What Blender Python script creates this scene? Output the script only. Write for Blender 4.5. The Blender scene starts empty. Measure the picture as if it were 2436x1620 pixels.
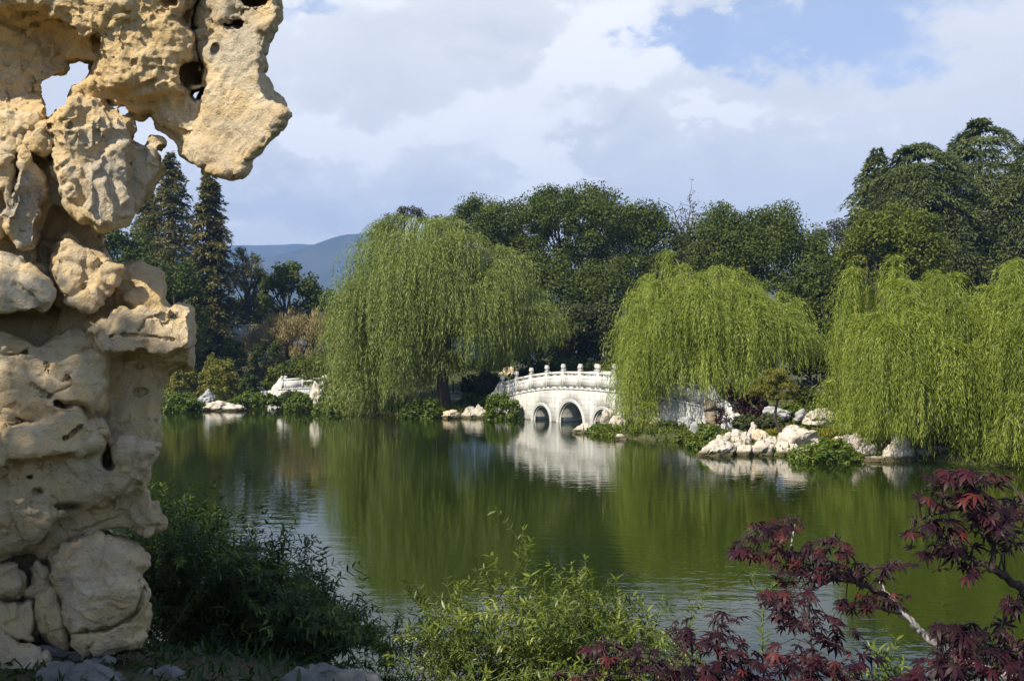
import bpy, math, random
import numpy as np

# ------------------------------------------------------------------ camera, world, sun, exposure
F, CX, HY, H = 2390.0, 1218.0, 860.0, 3.0     # focal length in photo pixels, horizon row, eye height above the water
SC = bpy.context.scene
COL = SC.collection
R = math.radians
cam = bpy.data.cameras.new('camera')
cam.sensor_width = 36.0
cam.lens = F / 2436.0 * 36.0
cam.shift_y = (HY - 810.0) / 2436.0
cam.clip_start = 0.05
cam.clip_end = 12000
camo = bpy.data.objects.new('camera', cam)
COL.objects.link(camo)
camo.location = (0, 0, H)
camo.rotation_euler = (R(90), 0, 0)
SC.camera = camo

SUN_AZ, SUN_EL = -137.0, 45.0          # azimuth from +Y towards +X, elevation
sd = bpy.data.lights.new('sun', 'SUN')
sd.energy = 5.0
sd.angle = R(0.5)
sd.color = (1.0, 0.91, 0.75)
suno = bpy.data.objects.new('sun', sd)
COL.objects.link(suno)
sx = math.sin(R(SUN_AZ)) * math.cos(R(SUN_EL))
sy = math.cos(R(SUN_AZ)) * math.cos(R(SUN_EL))
sz = math.sin(R(SUN_EL))
from mathutils import Vector
suno.rotation_euler = Vector((-sx, -sy, -sz)).to_track_quat('-Z', 'Y').to_euler()
SUNV = np.array([sx, sy, sz])

SC.view_settings.view_transform = 'Standard'
SC.view_settings.look = 'None'
SC.view_settings.exposure = 0.75
SC.view_settings.gamma = 1.0
SC.cycles.max_bounces = 6
SC.cycles.diffuse_bounces = 3
SC.cycles.glossy_bounces = 3
SC.cycles.transmission_bounces = 4
SC.cycles.transparent_max_bounces = 4
SC.cycles.volume_bounces = 0
SC.cycles.use_denoising = True
SC.cycles.caustics_reflective = False
SC.cycles.caustics_refractive = False
SC.cycles.sample_clamp_indirect = 4.0


def build_world():
    w = bpy.data.worlds.new('World')
    SC.world = w
    w.use_nodes = True
    nt = w.node_tree
    nt.nodes.clear()
    N, L = nt.nodes.new, nt.links.new

    def val(x):
        return x

    def m(op, a, b=None, c=None, clamp=False):
        n = N('ShaderNodeMath')
        n.operation = op
        n.use_clamp = clamp
        for i, x in enumerate((a, b, c)):
            if x is None:
                continue
            if isinstance(x, (int, float)):
                n.inputs[i].default_value = x
            else:
                L(x, n.inputs[i])
        return n.outputs[0]

    sky = N('ShaderNodeTexSky')
    sky.sky_type = 'NISHITA'
    sky.sun_disc = False
    sky.sun_elevation = R(SUN_EL)
    sky.sun_rotation = R(SUN_AZ % 360)
    sky.air_density = 1.0
    sky.dust_density = 0.6
    tc = N('ShaderNodeTexCoord')
    sep = N('ShaderNodeSeparateXYZ')
    L(tc.outputs['Generated'], sep.inputs[0])
    X, Y, Z = sep.outputs
    az0 = m('ARCTAN2', X, Y)
    el0 = m('ARCSINE', m('MINIMUM', m('MAXIMUM', Z, -1.0), 1.0))

    def noise(scale, detail, rough, vec=None, off=0.0, dist=0.0):
        n = N('ShaderNodeTexNoise')
        n.inputs['Scale'].default_value = scale
        n.inputs['Detail'].default_value = detail
        n.inputs['Roughness'].default_value = rough
        n.inputs['Distortion'].default_value = dist
        mp = N('ShaderNodeMapping')
        mp.inputs['Location'].default_value = (off, off * 1.7, off * 0.3)
        mp.inputs['Scale'].default_value = (1.0, 1.0, 1.7)
        L(vec or tc.outputs['Generated'], mp.inputs[0])
        L(mp.outputs[0], n.inputs['Vector'])
        return n.outputs[0]

    # warp the layout so that cloud edges billow
    w1 = m('SUBTRACT', noise(9.0, 7, 0.62, off=3.1), 0.5)
    w2 = m('SUBTRACT', noise(9.0, 7, 0.62, off=7.7), 0.5)
    az = m('ADD', az0, m('MULTIPLY', w1, 0.30))
    el = m('ADD', el0, m('MULTIPLY', w2, 0.20))

    def blob(px, py, rx, ry, amp, rot=0.0):
        a = math.atan((px - CX) / F)
        e = math.atan((HY - py) / F * math.cos(a))
        sa, se = rx / F, ry / F
        da = m('SUBTRACT', az, a)
        de = m('SUBTRACT', el, e)
        c, s = math.cos(R(rot)), math.sin(R(rot))
        p = m('MULTIPLY', m('ADD', m('MULTIPLY', da, c), m('MULTIPLY', de, s)), 1 / sa)
        q = m('MULTIPLY', m('SUBTRACT', m('MULTIPLY', de, c), m('MULTIPLY', da, s)), 1 / se)
        d2 = m('ADD', m('MULTIPLY', p, p), m('MULTIPLY', q, q))
        return m('MULTIPLY', m('POWER', 2.718, m('MULTIPLY', d2, -1.0)), amp)

    def total(bl):
        t = bl[0]
        for b in bl[1:]:
            t = m('ADD', t, b)
        return t

    # where blue shows
    blue = total([blob(1950, 80, 300, 100, 1.0), blob(1650, 60, 120, 100, .75), blob(2200, 190, 170, 50, .5), blob(2300, -40, 260, 60, .4),
                  blob(700, 20, 130, 50, .65), blob(170, 160, 130, 70, .45), blob(1250, -120, 500, 60, .4),
                  blob(1740, 280, 150, 40, .25)])
    wisp = noise(5.5, 9, 0.65, off=1.3)
    blue = m('ADD', blue, m('MULTIPLY', m('SUBTRACT', wisp, 0.5), -1.0))
    mr = N('ShaderNodeMapRange')
    mr.interpolation_type = 'SMOOTHSTEP'
    L(blue, mr.inputs[0])
    mr.inputs[1].default_value = 0.30
    mr.inputs[2].default_value = 0.82
    bluem = m('MULTIPLY', mr.outputs[0], 0.66)
    # unseen sky overhead and behind the camera, made bluer to deepen shadows
    hi = N('ShaderNodeMapRange')
    hi.interpolation_type = 'SMOOTHSTEP'
    L(m('ADD', el0, m('MULTIPLY', m('SUBTRACT', wisp, 0.5), 1.2)), hi.inputs[0])
    hi.inputs[1].default_value, hi.inputs[2].default_value = 0.48, 0.75
    be = N('ShaderNodeMapRange')
    be.interpolation_type = 'SMOOTHSTEP'
    L(m('ADD', Y, m('MULTIPLY', m('SUBTRACT', wisp, 0.5), 1.2)), be.inputs[0])
    be.inputs[1].default_value, be.inputs[2].default_value = 0.25, -0.25
    bluem = m('MAXIMUM', bluem, m('MULTIPLY', m('MAXIMUM', hi.outputs[0], be.outputs[0]), 0.92))
    # unseen cloud there is cleared to lower the ambient light
    # cloud brightness
    br = total([blob(1440, 90, 130, 100, .9, 30), blob(1290, 190, 190, 80, .55, 20), blob(1330, 390, 90, 60, .85, 35), blob(1720, 310, 70, 35, .6), blob(1000, 330, 220, 120, .4), blob(700, 330, 130, 70, .55), blob(440, 300, 120, 60, .5),
                blob(1900, 300, 400, 50, .3), blob(2250, 420, 300, 60, .3), blob(1550, 200, 140, 80, .35),
                blob(620, 480, 210, 60, -.8), blob(760, 545, 260, 26, .25), blob(980, 510, 120, 60, -.35), blob(1080, 60, 220, 45, -.30), blob(890, 220, 160, 60, -.25),
                blob(1440, 330, 60, 90, -.40), blob(1960, 430, 260, 50, -.30), blob(1640, 420, 110, 60, -.2)])
    n2 = noise(7.0, 10, 0.6, off=5.0, dist=0.3)
    n3 = noise(2.6, 4, 0.5, off=9.0)
    pf = N('ShaderNodeMapRange')
    pf.interpolation_type = 'SMOOTHSTEP'
    L(m('ADD', br, m('MULTIPLY', m('SUBTRACT', n2, 0.5), 2.6)), pf.inputs[0])
    pf.inputs[1].default_value, pf.inputs[2].default_value = 0.10, 0.42
    bv = m('ADD', m('ADD', m('ADD', 0.52, m('MULTIPLY', pf.outputs[0], 0.32)), m('MULTIPLY', br, 0.45)), m('ADD', m('MULTIPLY', m('SUBTRACT', n2, 0.5), 0.7), m('MULTIPLY', m('SUBTRACT', n3, 0.5), 0.6)), clamp=True)
    ramp = N('ShaderNodeValToRGB')
    cr = ramp.color_ramp
    cr.elements[0].position = 0.0
    cr.elements[0].color = (5.2 / 10, 5.5 / 10, 5.9 / 10, 1)
    cr.elements[1].position = 1.0
    cr.elements[1].color = (9.6 / 10, 9.5 / 10, 9.3 / 10, 1)
    e = cr.elements.new(0.45)
    e.color = (7.5 / 10, 7.5 / 10, 7.5 / 10, 1)
    L(bv, ramp.inputs[0])
    cs = N('ShaderNodeMix')
    cs.data_type = 'RGBA'
    cs.blend_type = 'MULTIPLY'
    cs.inputs[0].default_value = 1.0
    L(ramp.outputs[0], cs.inputs[6])
    cs.inputs[7].default_value = (CLOUD, CLOUD, CLOUD, 1)
    ss = N('ShaderNodeMix')
    ss.data_type = 'RGBA'
    ss.blend_type = 'MULTIPLY'
    ss.inputs[0].default_value = 1.0
    L(sky.outputs[0], ss.inputs[6])
    ss.inputs[7].default_value = (SKYG[0], SKYG[1], SKYG[2], 1)
    mix = N('ShaderNodeMix')
    mix.data_type = 'RGBA'
    L(bluem, mix.inputs[0])
    L(cs.outputs[2], mix.inputs[6])
    L(ss.outputs[2], mix.inputs[7])
    bg = N('ShaderNodeBackground')
    bg.inputs['Strength'].default_value = 0.1
    L(mix.outputs[2], bg.inputs['Color'])
    out = N('ShaderNodeOutputWorld')
    L(bg.outputs[0], out.inputs['Surface'])


CLOUD = 7.95
SKYG = (0.90, 0.96, 1.14)
build_world()


# ------------------------------------------------------------------ helpers
def W(px, py, Y):
    return np.array([(px - CX) / F * Y, Y, H - (py - HY) / F * Y])


def wy(py):
    return F * H / (py - HY)


def tag(o, label=None, cat=None, group=None, kind=None):
    if label:
        o['label'] = label
    if cat:
        o['category'] = cat
    if group:
        o['group'] = group
    if kind:
        o['kind'] = kind
    return o


def empty(name, loc, label, cat, group=None, rz=0.0):
    o = bpy.data.objects.new(name, None)
    o.location = tuple(float(c) for c in loc)
    o.rotation_euler = (0, 0, rz)
    o.empty_display_size = 0.2
    COL.objects.link(o)
    return tag(o, label, cat, group)


class MB:
    def __init__(self):
        self.v, self.q, self.t, self.rq, self.rt, self.n = [], [], [], [], [], 0

    def add(self, V, Q=None, T=None, rnd=0.5):
        V = np.asarray(V, dtype=np.float64).reshape(-1, 3)
        if Q is not None and len(Q):
            Q = np.asarray(Q, dtype=np.int64).reshape(-1, 4)
            self.q.append(Q + self.n)
            self.rq.append(np.broadcast_to(np.asarray(rnd, dtype=np.float32), (len(Q),)) if np.ndim(rnd) == 0 else np.asarray(rnd, dtype=np.float32))
        if T is not None and len(T):
            T = np.asarray(T, dtype=np.int64).reshape(-1, 3)
            self.t.append(T + self.n)
            self.rt.append(np.broadcast_to(np.asarray(rnd, dtype=np.float32), (len(T),)) if np.ndim(rnd) == 0 else np.asarray(rnd, dtype=np.float32))
        self.v.append(V)
        self.n += len(V)

    def box(self, c, s, rz=0.0, rnd=0.5):
        x, y, z = [k / 2 for k in s]
        V = np.array([[-x, -y, -z], [x, -y, -z], [x, y, -z], [-x, y, -z], [-x, -y, z], [x, -y, z], [x, y, z], [-x, y, z]])
        if rz:
            V = V @ np.array([[math.cos(rz), math.sin(rz), 0], [-math.sin(rz), math.cos(rz), 0], [0, 0, 1]])
        self.add(V + np.asarray(c), BOXQ, rnd=rnd)

    def tube(self, P, r, sides=7, cap=True, rnd=0.5):
        P = np.asarray(P, dtype=float)
        n = len(P)
        r = np.broadcast_to(np.asarray(r, dtype=float), (n,))
        T = np.gradient(P, axis=0)
        T /= np.linalg.norm(T, axis=1, keepdims=True) + 1e-9
        ref = np.array([0.31, 0.95, 0.05])
        A = np.cross(T, ref)
        A /= np.linalg.norm(A, axis=1, keepdims=True) + 1e-9
        B = np.cross(T, A)
        a = np.linspace(0, 2 * np.pi, sides, endpoint=False)
        V = P[:, None, :] + r[:, None, None] * (np.cos(a)[None, :, None] * A[:, None, :] + np.sin(a)[None, :, None] * B[:, None, :])
        i = np.arange(n - 1)[:, None] * sides
        j = np.arange(sides)[None, :]
        k = (j + 1) % sides
        Q = np.stack([i + j, i + k, i + sides + k, i + sides + j], -1).reshape(-1, 4)
        V = V.reshape(-1, 3)
        if cap:
            V = np.vstack([V, P[-1] + T[-1] * r[-1] * 0.6])
            b = (n - 1) * sides
            tt = np.stack([b + np.arange(sides), b + (np.arange(sides) + 1) % sides, np.full(sides, n * sides)], -1)
            self.add(V, Q, tt, rnd=rnd)
        else:
            self.add(V, Q, rnd=rnd)

    def build(self, name, mat, parent=None, smooth=False, loc=None):
        V = np.concatenate(self.v) if self.v else np.zeros((0, 3))
        Q = np.concatenate(self.q) if self.q else np.zeros((0, 4), int)
        T = np.concatenate(self.t) if self.t else np.zeros((0, 3), int)
        if parent is not None:
            V = V - np.array(parent_world(parent))
        elif loc is not None:
            V = V - np.asarray(loc)
        me = bpy.data.meshes.new(name)
        me.vertices.add(len(V))
        me.vertices.foreach_set('co', V.astype(np.float32).ravel())
        nl = 4 * len(Q) + 3 * len(T)
        me.loops.add(nl)
        me.loops.foreach_set('vertex_index', np.concatenate([Q.ravel(), T.ravel()]).astype(np.int32))
        me.polygons.add(len(Q) + len(T))
        st = np.concatenate([np.arange(len(Q)) * 4, 4 * len(Q) + np.arange(len(T)) * 3]).astype(np.int32)
        me.polygons.foreach_set('loop_start', st)
        me.update(calc_edges=True)
        if smooth:
            me.polygons.foreach_set('use_smooth', np.ones(len(Q) + len(T), dtype=bool))
        at = me.attributes.new('rnd', 'FLOAT', 'FACE')
        rr = [x for x in self.rq] + [x for x in self.rt]
        at.data.foreach_set('value', np.concatenate(rr).astype(np.float32) if rr else np.zeros(0, np.float32))
        me.materials.append(mat)
        o = bpy.data.objects.new(name, me)
        COL.objects.link(o)
        if parent is not None:
            o.parent = parent
        elif loc is not None:
            o.location = tuple(float(c) for c in loc)
        return o


def parent_world(p):
    v = np.zeros(3)
    while p is not None:
        v = v + np.array(p.location)
        p = p.parent
    return v


BOXQ = np.array([[0, 3, 2, 1], [4, 5, 6, 7], [0, 1, 5, 4], [1, 2, 6, 5], [2, 3, 7, 6], [3, 0, 4, 7]])


def unit(v):
    return v / (np.linalg.norm(v, axis=-1, keepdims=True) + 1e-9)


def rdir(rng, n):
    return unit(rng.normal(size=(n, 3)))


def rhombs(mb, P, D, Nn, ln, wd, rnd):
    """one kite-shaped leaf per point: P base, D long axis, Nn rough normal"""
    D = unit(D)
    S = unit(np.cross(D, Nn))
    ln = np.broadcast_to(ln, (len(P),))[:, None]
    wd = np.broadcast_to(wd, (len(P),))[:, None]
    V = np.stack([P, P + D * ln * 0.45 + S * wd * 0.5, P + D * ln, P + D * ln * 0.45 - S * wd * 0.5], 1).reshape(-1, 3)
    Q = np.arange(4 * len(P)).reshape(-1, 4)
    mb.add(V, Q, rnd=rnd)


def leaves6(mb, P, D, Nn, ln, wd, rnd, fold=0.25, bend=0.15):
    """close-up leaf: two quads folded at the midrib"""
    D = unit(D)
    S = unit(np.cross(D, Nn))
    U = np.cross(S, D)
    ln = np.broadcast_to(ln, (len(P),))[:, None]
    wd = np.broadcast_to(wd, (len(P),))[:, None]
    def pt(t, s, u):
        return P + D * ln * t + S * wd * s + U * (wd * u - ln * bend * t * t)
    V = np.stack([P, pt(.28, .42, fold), pt(.65, .38, fold), pt(1, 0, 0), pt(.65, -.38, fold), pt(.28, -.42, fold), pt(.5, 0, 0)], 1).reshape(-1, 3)
    b = np.arange(len(P))[:, None] * 7
    Q = np.concatenate([b + np.array([[0, 1, 2, 6]]), b + np.array([[6, 2, 3, 4]]), b + np.array([[0, 6, 4, 5]])], 1).reshape(-1, 4)
    mb.add(V, Q, rnd=np.repeat(rnd, 3))


# ------------------------------------------------------------------ materials
MATS = {}


def nmat(name):
    m = bpy.data.materials.new(name)
    m.use_nodes = True
    nt = m.node_tree
    for n in list(nt.nodes):
        nt.nodes.remove(n)
    out = nt.nodes.new('ShaderNodeOutputMaterial')
    return m, nt, out


def ramp_node(nt, stops):
    r = nt.nodes.new('ShaderNodeValToRGB')
    cr = r.color_ramp
    cr.elements[0].position, cr.elements[0].color = stops[0][0], (*stops[0][1], 1)
    cr.elements[1].position, cr.elements[1].color = stops[-1][0], (*stops[-1][1], 1)
    for p, c in stops[1:-1]:
        e = cr.elements.new(p)
        e.color = (*c, 1)
    return r


def leaf_mat(name, c0, c1, trans=0.35, rough=0.5, spec=0.3, c2=None, tint=1.0):
    m, nt, out = nmat(name)
    at = nt.nodes.new('ShaderNodeAttribute')
    at.attribute_name = 'rnd'
    stops = [(0.0, c0), (1.0, c1)] if c2 is None else [(0.0, c0), (0.6, c1), (1.0, c2)]
    r = ramp_node(nt, stops)
    nt.links.new(at.outputs['Fac'], r.inputs[0])
    p = nt.nodes.new('ShaderNodeBsdfPrincipled')
    p.inputs['Roughness'].default_value = rough
    p.inputs['Specular IOR Level'].default_value = spec
    nt.links.new(r.outputs[0], p.inputs['Base Color'])
    t = nt.nodes.new('ShaderNodeBsdfTranslucent')
    hs = nt.nodes.new('ShaderNodeHueSaturation')
    hs.inputs['Saturation'].default_value = 1.15
    hs.inputs['Value'].default_value = 1.3 * tint
    nt.links.new(r.outputs[0], hs.inputs['Color'])
    nt.links.new(hs.outputs[0], t.inputs['Color'])
    mx = nt.nodes.new('ShaderNodeMixShader')
    mx.inputs[0].default_value = trans
    nt.links.new(p.outputs[0], mx.inputs[1])
    nt.links.new(t.outputs[0], mx.inputs[2])
    nt.links.new(mx.outputs[0], out.inputs[0])
    return m


def wet_band(m):
    """stone darkened by water and algae just above the pond level"""
    nt = m.node_tree
    p = [n for n in nt.nodes if n.type == 'BSDF_PRINCIPLED'][0]
    src = p.inputs['Base Color'].links[0].from_socket
    noi = [n for n in nt.nodes if n.type == 'TEX_NOISE'][0]
    g = nt.nodes.new('ShaderNodeNewGeometry')
    s = nt.nodes.new('ShaderNodeSeparateXYZ')
    nt.links.new(g.outputs['Position'], s.inputs[0])
    a = nt.nodes.new('ShaderNodeMath')
    a.operation = 'MULTIPLY_ADD'
    nt.links.new(noi.outputs[0], a.inputs[0])
    a.inputs[1].default_value = -0.22
    nt.links.new(s.outputs[2], a.inputs[2])
    r = ramp_node(nt, [(0.0, (0.20, 0.19, 0.12)), (0.07, (1, 1, 1))])
    nt.links.new(a.outputs[0], r.inputs[0])
    mx = nt.nodes.new('ShaderNodeMix')
    mx.data_type = 'RGBA'
    mx.blend_type = 'MULTIPLY'
    mx.inputs[0].default_value = 1.0
    nt.links.new(src, mx.inputs[6])
    nt.links.new(r.outputs[0], mx.inputs[7])
    nt.links.new(mx.outputs[2], p.inputs['Base Color'])


def solid_mat(name, stops, scale, rough=0.85, bump=0.3, bscale=None, detail=6, spec=0.2, bdist=0.02, stretch=(1, 1, 1), extra=None):
    """noise-coloured matt surface with a noise bump"""
    m, nt, out = nmat(name)
    L = nt.links.new
    tc = nt.nodes.new('ShaderNodeTexCoord')
    mp = nt.nodes.new('ShaderNodeMapping')
    mp.inputs['Scale'].default_value = stretch
    L(tc.outputs['Object'], mp.inputs[0])
    n = nt.nodes.new('ShaderNodeTexNoise')
    n.inputs['Scale'].default_value = scale
    n.inputs['Detail'].default_value = detail
    n.inputs['Roughness'].default_value = 0.62
    L(mp.outputs[0], n.inputs['Vector'])
    r = ramp_node(nt, stops)
    L(n.outputs[0], r.inputs[0])
    p = nt.nodes.new('ShaderNodeBsdfPrincipled')
    p.inputs['Roughness'].default_value = rough
    p.inputs['Specular IOR Level'].default_value = spec
    L(r.outputs[0], p.inputs['Base Color'])
    b = nt.nodes.new('ShaderNodeBump')
    b.inputs['Strength'].default_value = bump
    b.inputs['Distance'].default_value = bdist
    n2 = nt.nodes.new('ShaderNodeTexNoise')
    n2.inputs['Scale'].default_value = bscale or scale * 3
    n2.inputs['Detail'].default_value = 8
    n2.inputs['Roughness'].default_value = 0.65
    L(mp.outputs[0], n2.inputs['Vector'])
    L(n2.outputs[0], b.inputs['Height'])
    L(b.outputs[0], p.inputs['Normal'])
    L(p.outputs[0], out.inputs[0])
    return m


def scholar_mat():
    m, nt, out = nmat('scholar_limestone')
    L = nt.links.new
    N = nt.nodes.new
    tc = N('ShaderNodeTexCoord')

    def noise(scale, detail=6, rough=0.6, dist=0.0, kind='noise'):
        n = N('ShaderNodeTexNoise')
        n.inputs['Scale'].default_value = scale
        n.inputs['Detail'].default_value = detail
        n.inputs['Roughness'].default_value = rough
        n.inputs['Distortion'].default_value = dist
        L(tc.outputs['Object'], n.inputs['Vector'])
        return n

    a = noise(2.2, 5, 0.6, 0.4)
    r1 = ramp_node(nt, [(0.30, (0.44, 0.33, 0.195)), (0.48, (0.58, 0.455, 0.28)), (0.64, (0.70, 0.59, 0.41))])
    L(a.outputs[0], r1.inputs[0])
    b = noise(5.5, 8, 0.7, 0.6)          # ochre staining
    r2 = ramp_node(nt, [(0.47, (0, 0, 0)), (0.62, (1, 1, 1))])
    L(b.outputs[0], r2.inputs[0])
    mx = N('ShaderNodeMix')
    mx.data_type = 'RGBA'
    mf = N('ShaderNodeMath')
    mf.operation = 'MULTIPLY'
    mf.inputs[1].default_value = 0.7
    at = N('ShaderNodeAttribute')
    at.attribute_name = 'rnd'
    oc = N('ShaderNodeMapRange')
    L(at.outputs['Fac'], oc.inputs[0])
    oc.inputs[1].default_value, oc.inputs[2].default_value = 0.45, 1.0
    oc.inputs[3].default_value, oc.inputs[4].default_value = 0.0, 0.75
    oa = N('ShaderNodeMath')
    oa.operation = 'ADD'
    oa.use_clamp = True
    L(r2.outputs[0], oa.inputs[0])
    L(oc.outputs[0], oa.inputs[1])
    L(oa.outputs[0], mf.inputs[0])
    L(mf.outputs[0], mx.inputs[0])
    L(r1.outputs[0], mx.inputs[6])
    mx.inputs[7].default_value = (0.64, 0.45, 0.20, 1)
    c = noise(3.3, 7, 0.65, 0.8)         # grey weathered skin, plus painted shade of averted faces from low tones
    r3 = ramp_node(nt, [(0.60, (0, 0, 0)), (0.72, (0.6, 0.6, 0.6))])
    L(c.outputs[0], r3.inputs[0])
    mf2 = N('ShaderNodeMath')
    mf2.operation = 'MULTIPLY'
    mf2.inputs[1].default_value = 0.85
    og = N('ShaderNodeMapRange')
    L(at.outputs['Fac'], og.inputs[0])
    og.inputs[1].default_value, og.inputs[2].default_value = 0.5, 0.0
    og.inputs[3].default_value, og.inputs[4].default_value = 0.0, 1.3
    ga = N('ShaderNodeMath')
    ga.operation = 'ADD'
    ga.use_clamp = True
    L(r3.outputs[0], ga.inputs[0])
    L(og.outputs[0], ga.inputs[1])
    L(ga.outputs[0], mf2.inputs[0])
    mx2 = N('ShaderNodeMix')
    mx2.data_type = 'RGBA'
    L(mf2.outputs[0], mx2.inputs[0])
    L(mx.outputs[2], mx2.inputs[6])
    mx2.inputs[7].default_value = (0.38, 0.345, 0.28, 1)
    # fine dark pits
    v = N('ShaderNodeTexVoronoi')
    v.inputs['Scale'].default_value = 34
    L(tc.outputs['Object'], v.inputs['Vector'])
    d = noise(48, 5, 0.72)
    r4 = ramp_node(nt, [(0.28, (0.55, 0.45, 0.34)), (0.42, (1, 1, 1))])
    L(d.outputs[0], r4.inputs[0])
    mul = N('ShaderNodeMix')
    mul.data_type = 'RGBA'
    mul.blend_type = 'MULTIPLY'
    mul.inputs[0].default_value = 1.0
    L(mx2.outputs[2], mul.inputs[6])
    L(r4.outputs[0], mul.inputs[7])
    p = N('ShaderNodeBsdfPrincipled')
    p.inputs['Roughness'].default_value = 0.9
    p.inputs['Specular IOR Level'].default_value = 0.15
    L(mul.outputs[2], p.inputs['Base Color'])
    n1 = noise(26, 9, 0.7, 0.5)
    n2 = noise(90, 4, 0.6)
    # hairline veins
    w = noise(4.0, 6, 0.55, 1.2)
    ab = N('ShaderNodeMath')
    ab.operation = 'SUBTRACT'
    ab.inputs[1].default_value = 0.5
    L(w.outputs[0], ab.inputs[0])
    ab2 = N('ShaderNodeMath')
    ab2.operation = 'ABSOLUTE'
    L(ab.outputs[0], ab2.inputs[0])
    r5 = ramp_node(nt, [(0.0, (0, 0, 0)), (0.012, (1, 1, 1))])
    L(ab2.outputs[0], r5.inputs[0])
    r6 = ramp_node(nt, [(0.0, (0.82, 0.66, 0.46)), (0.012, (1, 1, 1))])
    vk = N('ShaderNodeMath')
    vk.operation = 'ADD'
    L(ab2.outputs[0], vk.inputs[0])
    vk2 = ramp_node(nt, [(0.50, (0.2, 0.2, 0.2)), (0.62, (0, 0, 0))])
    L(a.outputs[0], vk2.inputs[0])
    L(vk2.outputs[0], vk.inputs[1])
    L(vk.outputs[0], r6.inputs[0])
    vm = N('ShaderNodeMix')
    vm.data_type = 'RGBA'
    vm.blend_type = 'MULTIPLY'
    vm.inputs[0].default_value = 1.0
    L(mul.outputs[2], vm.inputs[6])
    L(r6.outputs[0], vm.inputs[7])
    L(vm.outputs[2], p.inputs['Base Color'])
    s1 = N('ShaderNodeMath')
    s1.operation = 'MULTIPLY_ADD'
    L(n2.outputs[0], s1.inputs[0])
    s1.inputs[1].default_value = 0.45
    L(n1.outputs[0], s1.inputs[2])
    s2 = N('ShaderNodeMath')
    s2.operation = 'MULTIPLY_ADD'
    L(r5.outputs[0], s2.inputs[0])
    s2.inputs[1].default_value = 0.05
    L(s1.outputs[0], s2.inputs[2])
    bp = N('ShaderNodeBump')
    bp.inputs['Strength'].default_value = 0.85
    bp.inputs['Distance'].default_value = 0.032
    L(s2.outputs[0], bp.inputs['Height'])
    L(bp.outputs[0], p.inputs['Normal'])
    L(p.outputs[0], out.inputs[0])
    return m


def water_mat():
    m, nt, out = nmat('pond_water')
    L = nt.links.new
    N = nt.nodes.new
    tc = N('ShaderNodeTexCoord')
    p = N('ShaderNodeBsdfPrincipled')
    p.inputs['Base Color'].default_value = (0.012, 0.0205, 0.002, 1)
    p.inputs['Roughness'].default_value = 0.02
    p.inputs['IOR'].default_value = 1.33
    p.inputs['Specular IOR Level'].default_value = 0.5

    def noise(scale, detail, sx, sy, off=0):
        mp = N('ShaderNodeMapping')
        mp.inputs['Scale'].default_value = (sx, sy, 1)
        mp.inputs['Location'].default_value = (off, off, 0)
        mp.inputs['Rotation'].default_value = (0, 0, 0.25)
        L(tc.outputs['Object'], mp.inputs[0])
        n = N('ShaderNodeTexNoise')
        n.inputs['Scale'].default_value = scale
        n.inputs['Detail'].default_value = detail
        n.inputs['Roughness'].default_value = 0.5
        L(mp.outputs[0], n.inputs['Vector'])
        return n
    a = noise(2.6, 3, 0.7, 1.3)
    b = noise(9.0, 2, 0.8, 1.3, 5)
    pat = noise(0.12, 3, 1.0, 1.0, 11)    # calm and ruffled patches
    rp = ramp_node(nt, [(0.40, (0.35,) * 3), (0.62, (1, 1, 1))])
    L(pat.outputs[0], rp.inputs[0])
    s = N('ShaderNodeMath')
    s.operation = 'MULTIPLY_ADD'
    L(b.outputs[0], s.inputs[0])
    s.inputs[1].default_value = 0.22
    L(a.outputs[0], s.inputs[2])
    k = N('ShaderNodeMath')
    k.operation = 'MULTIPLY'
    L(s.outputs[0], k.inputs[0])
    L(rp.outputs[0], k.inputs[1])
    bp = N('ShaderNodeBump')
    bp.inputs['Strength'].default_value = 1.0
    bp.inputs['Distance'].default_value = 0.0062
    L(k.outputs[0], bp.inputs['Height'])
    L(bp.outputs[0], p.inputs['Normal'])
    L(p.outputs[0], out.inputs[0])
    return m


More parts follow.
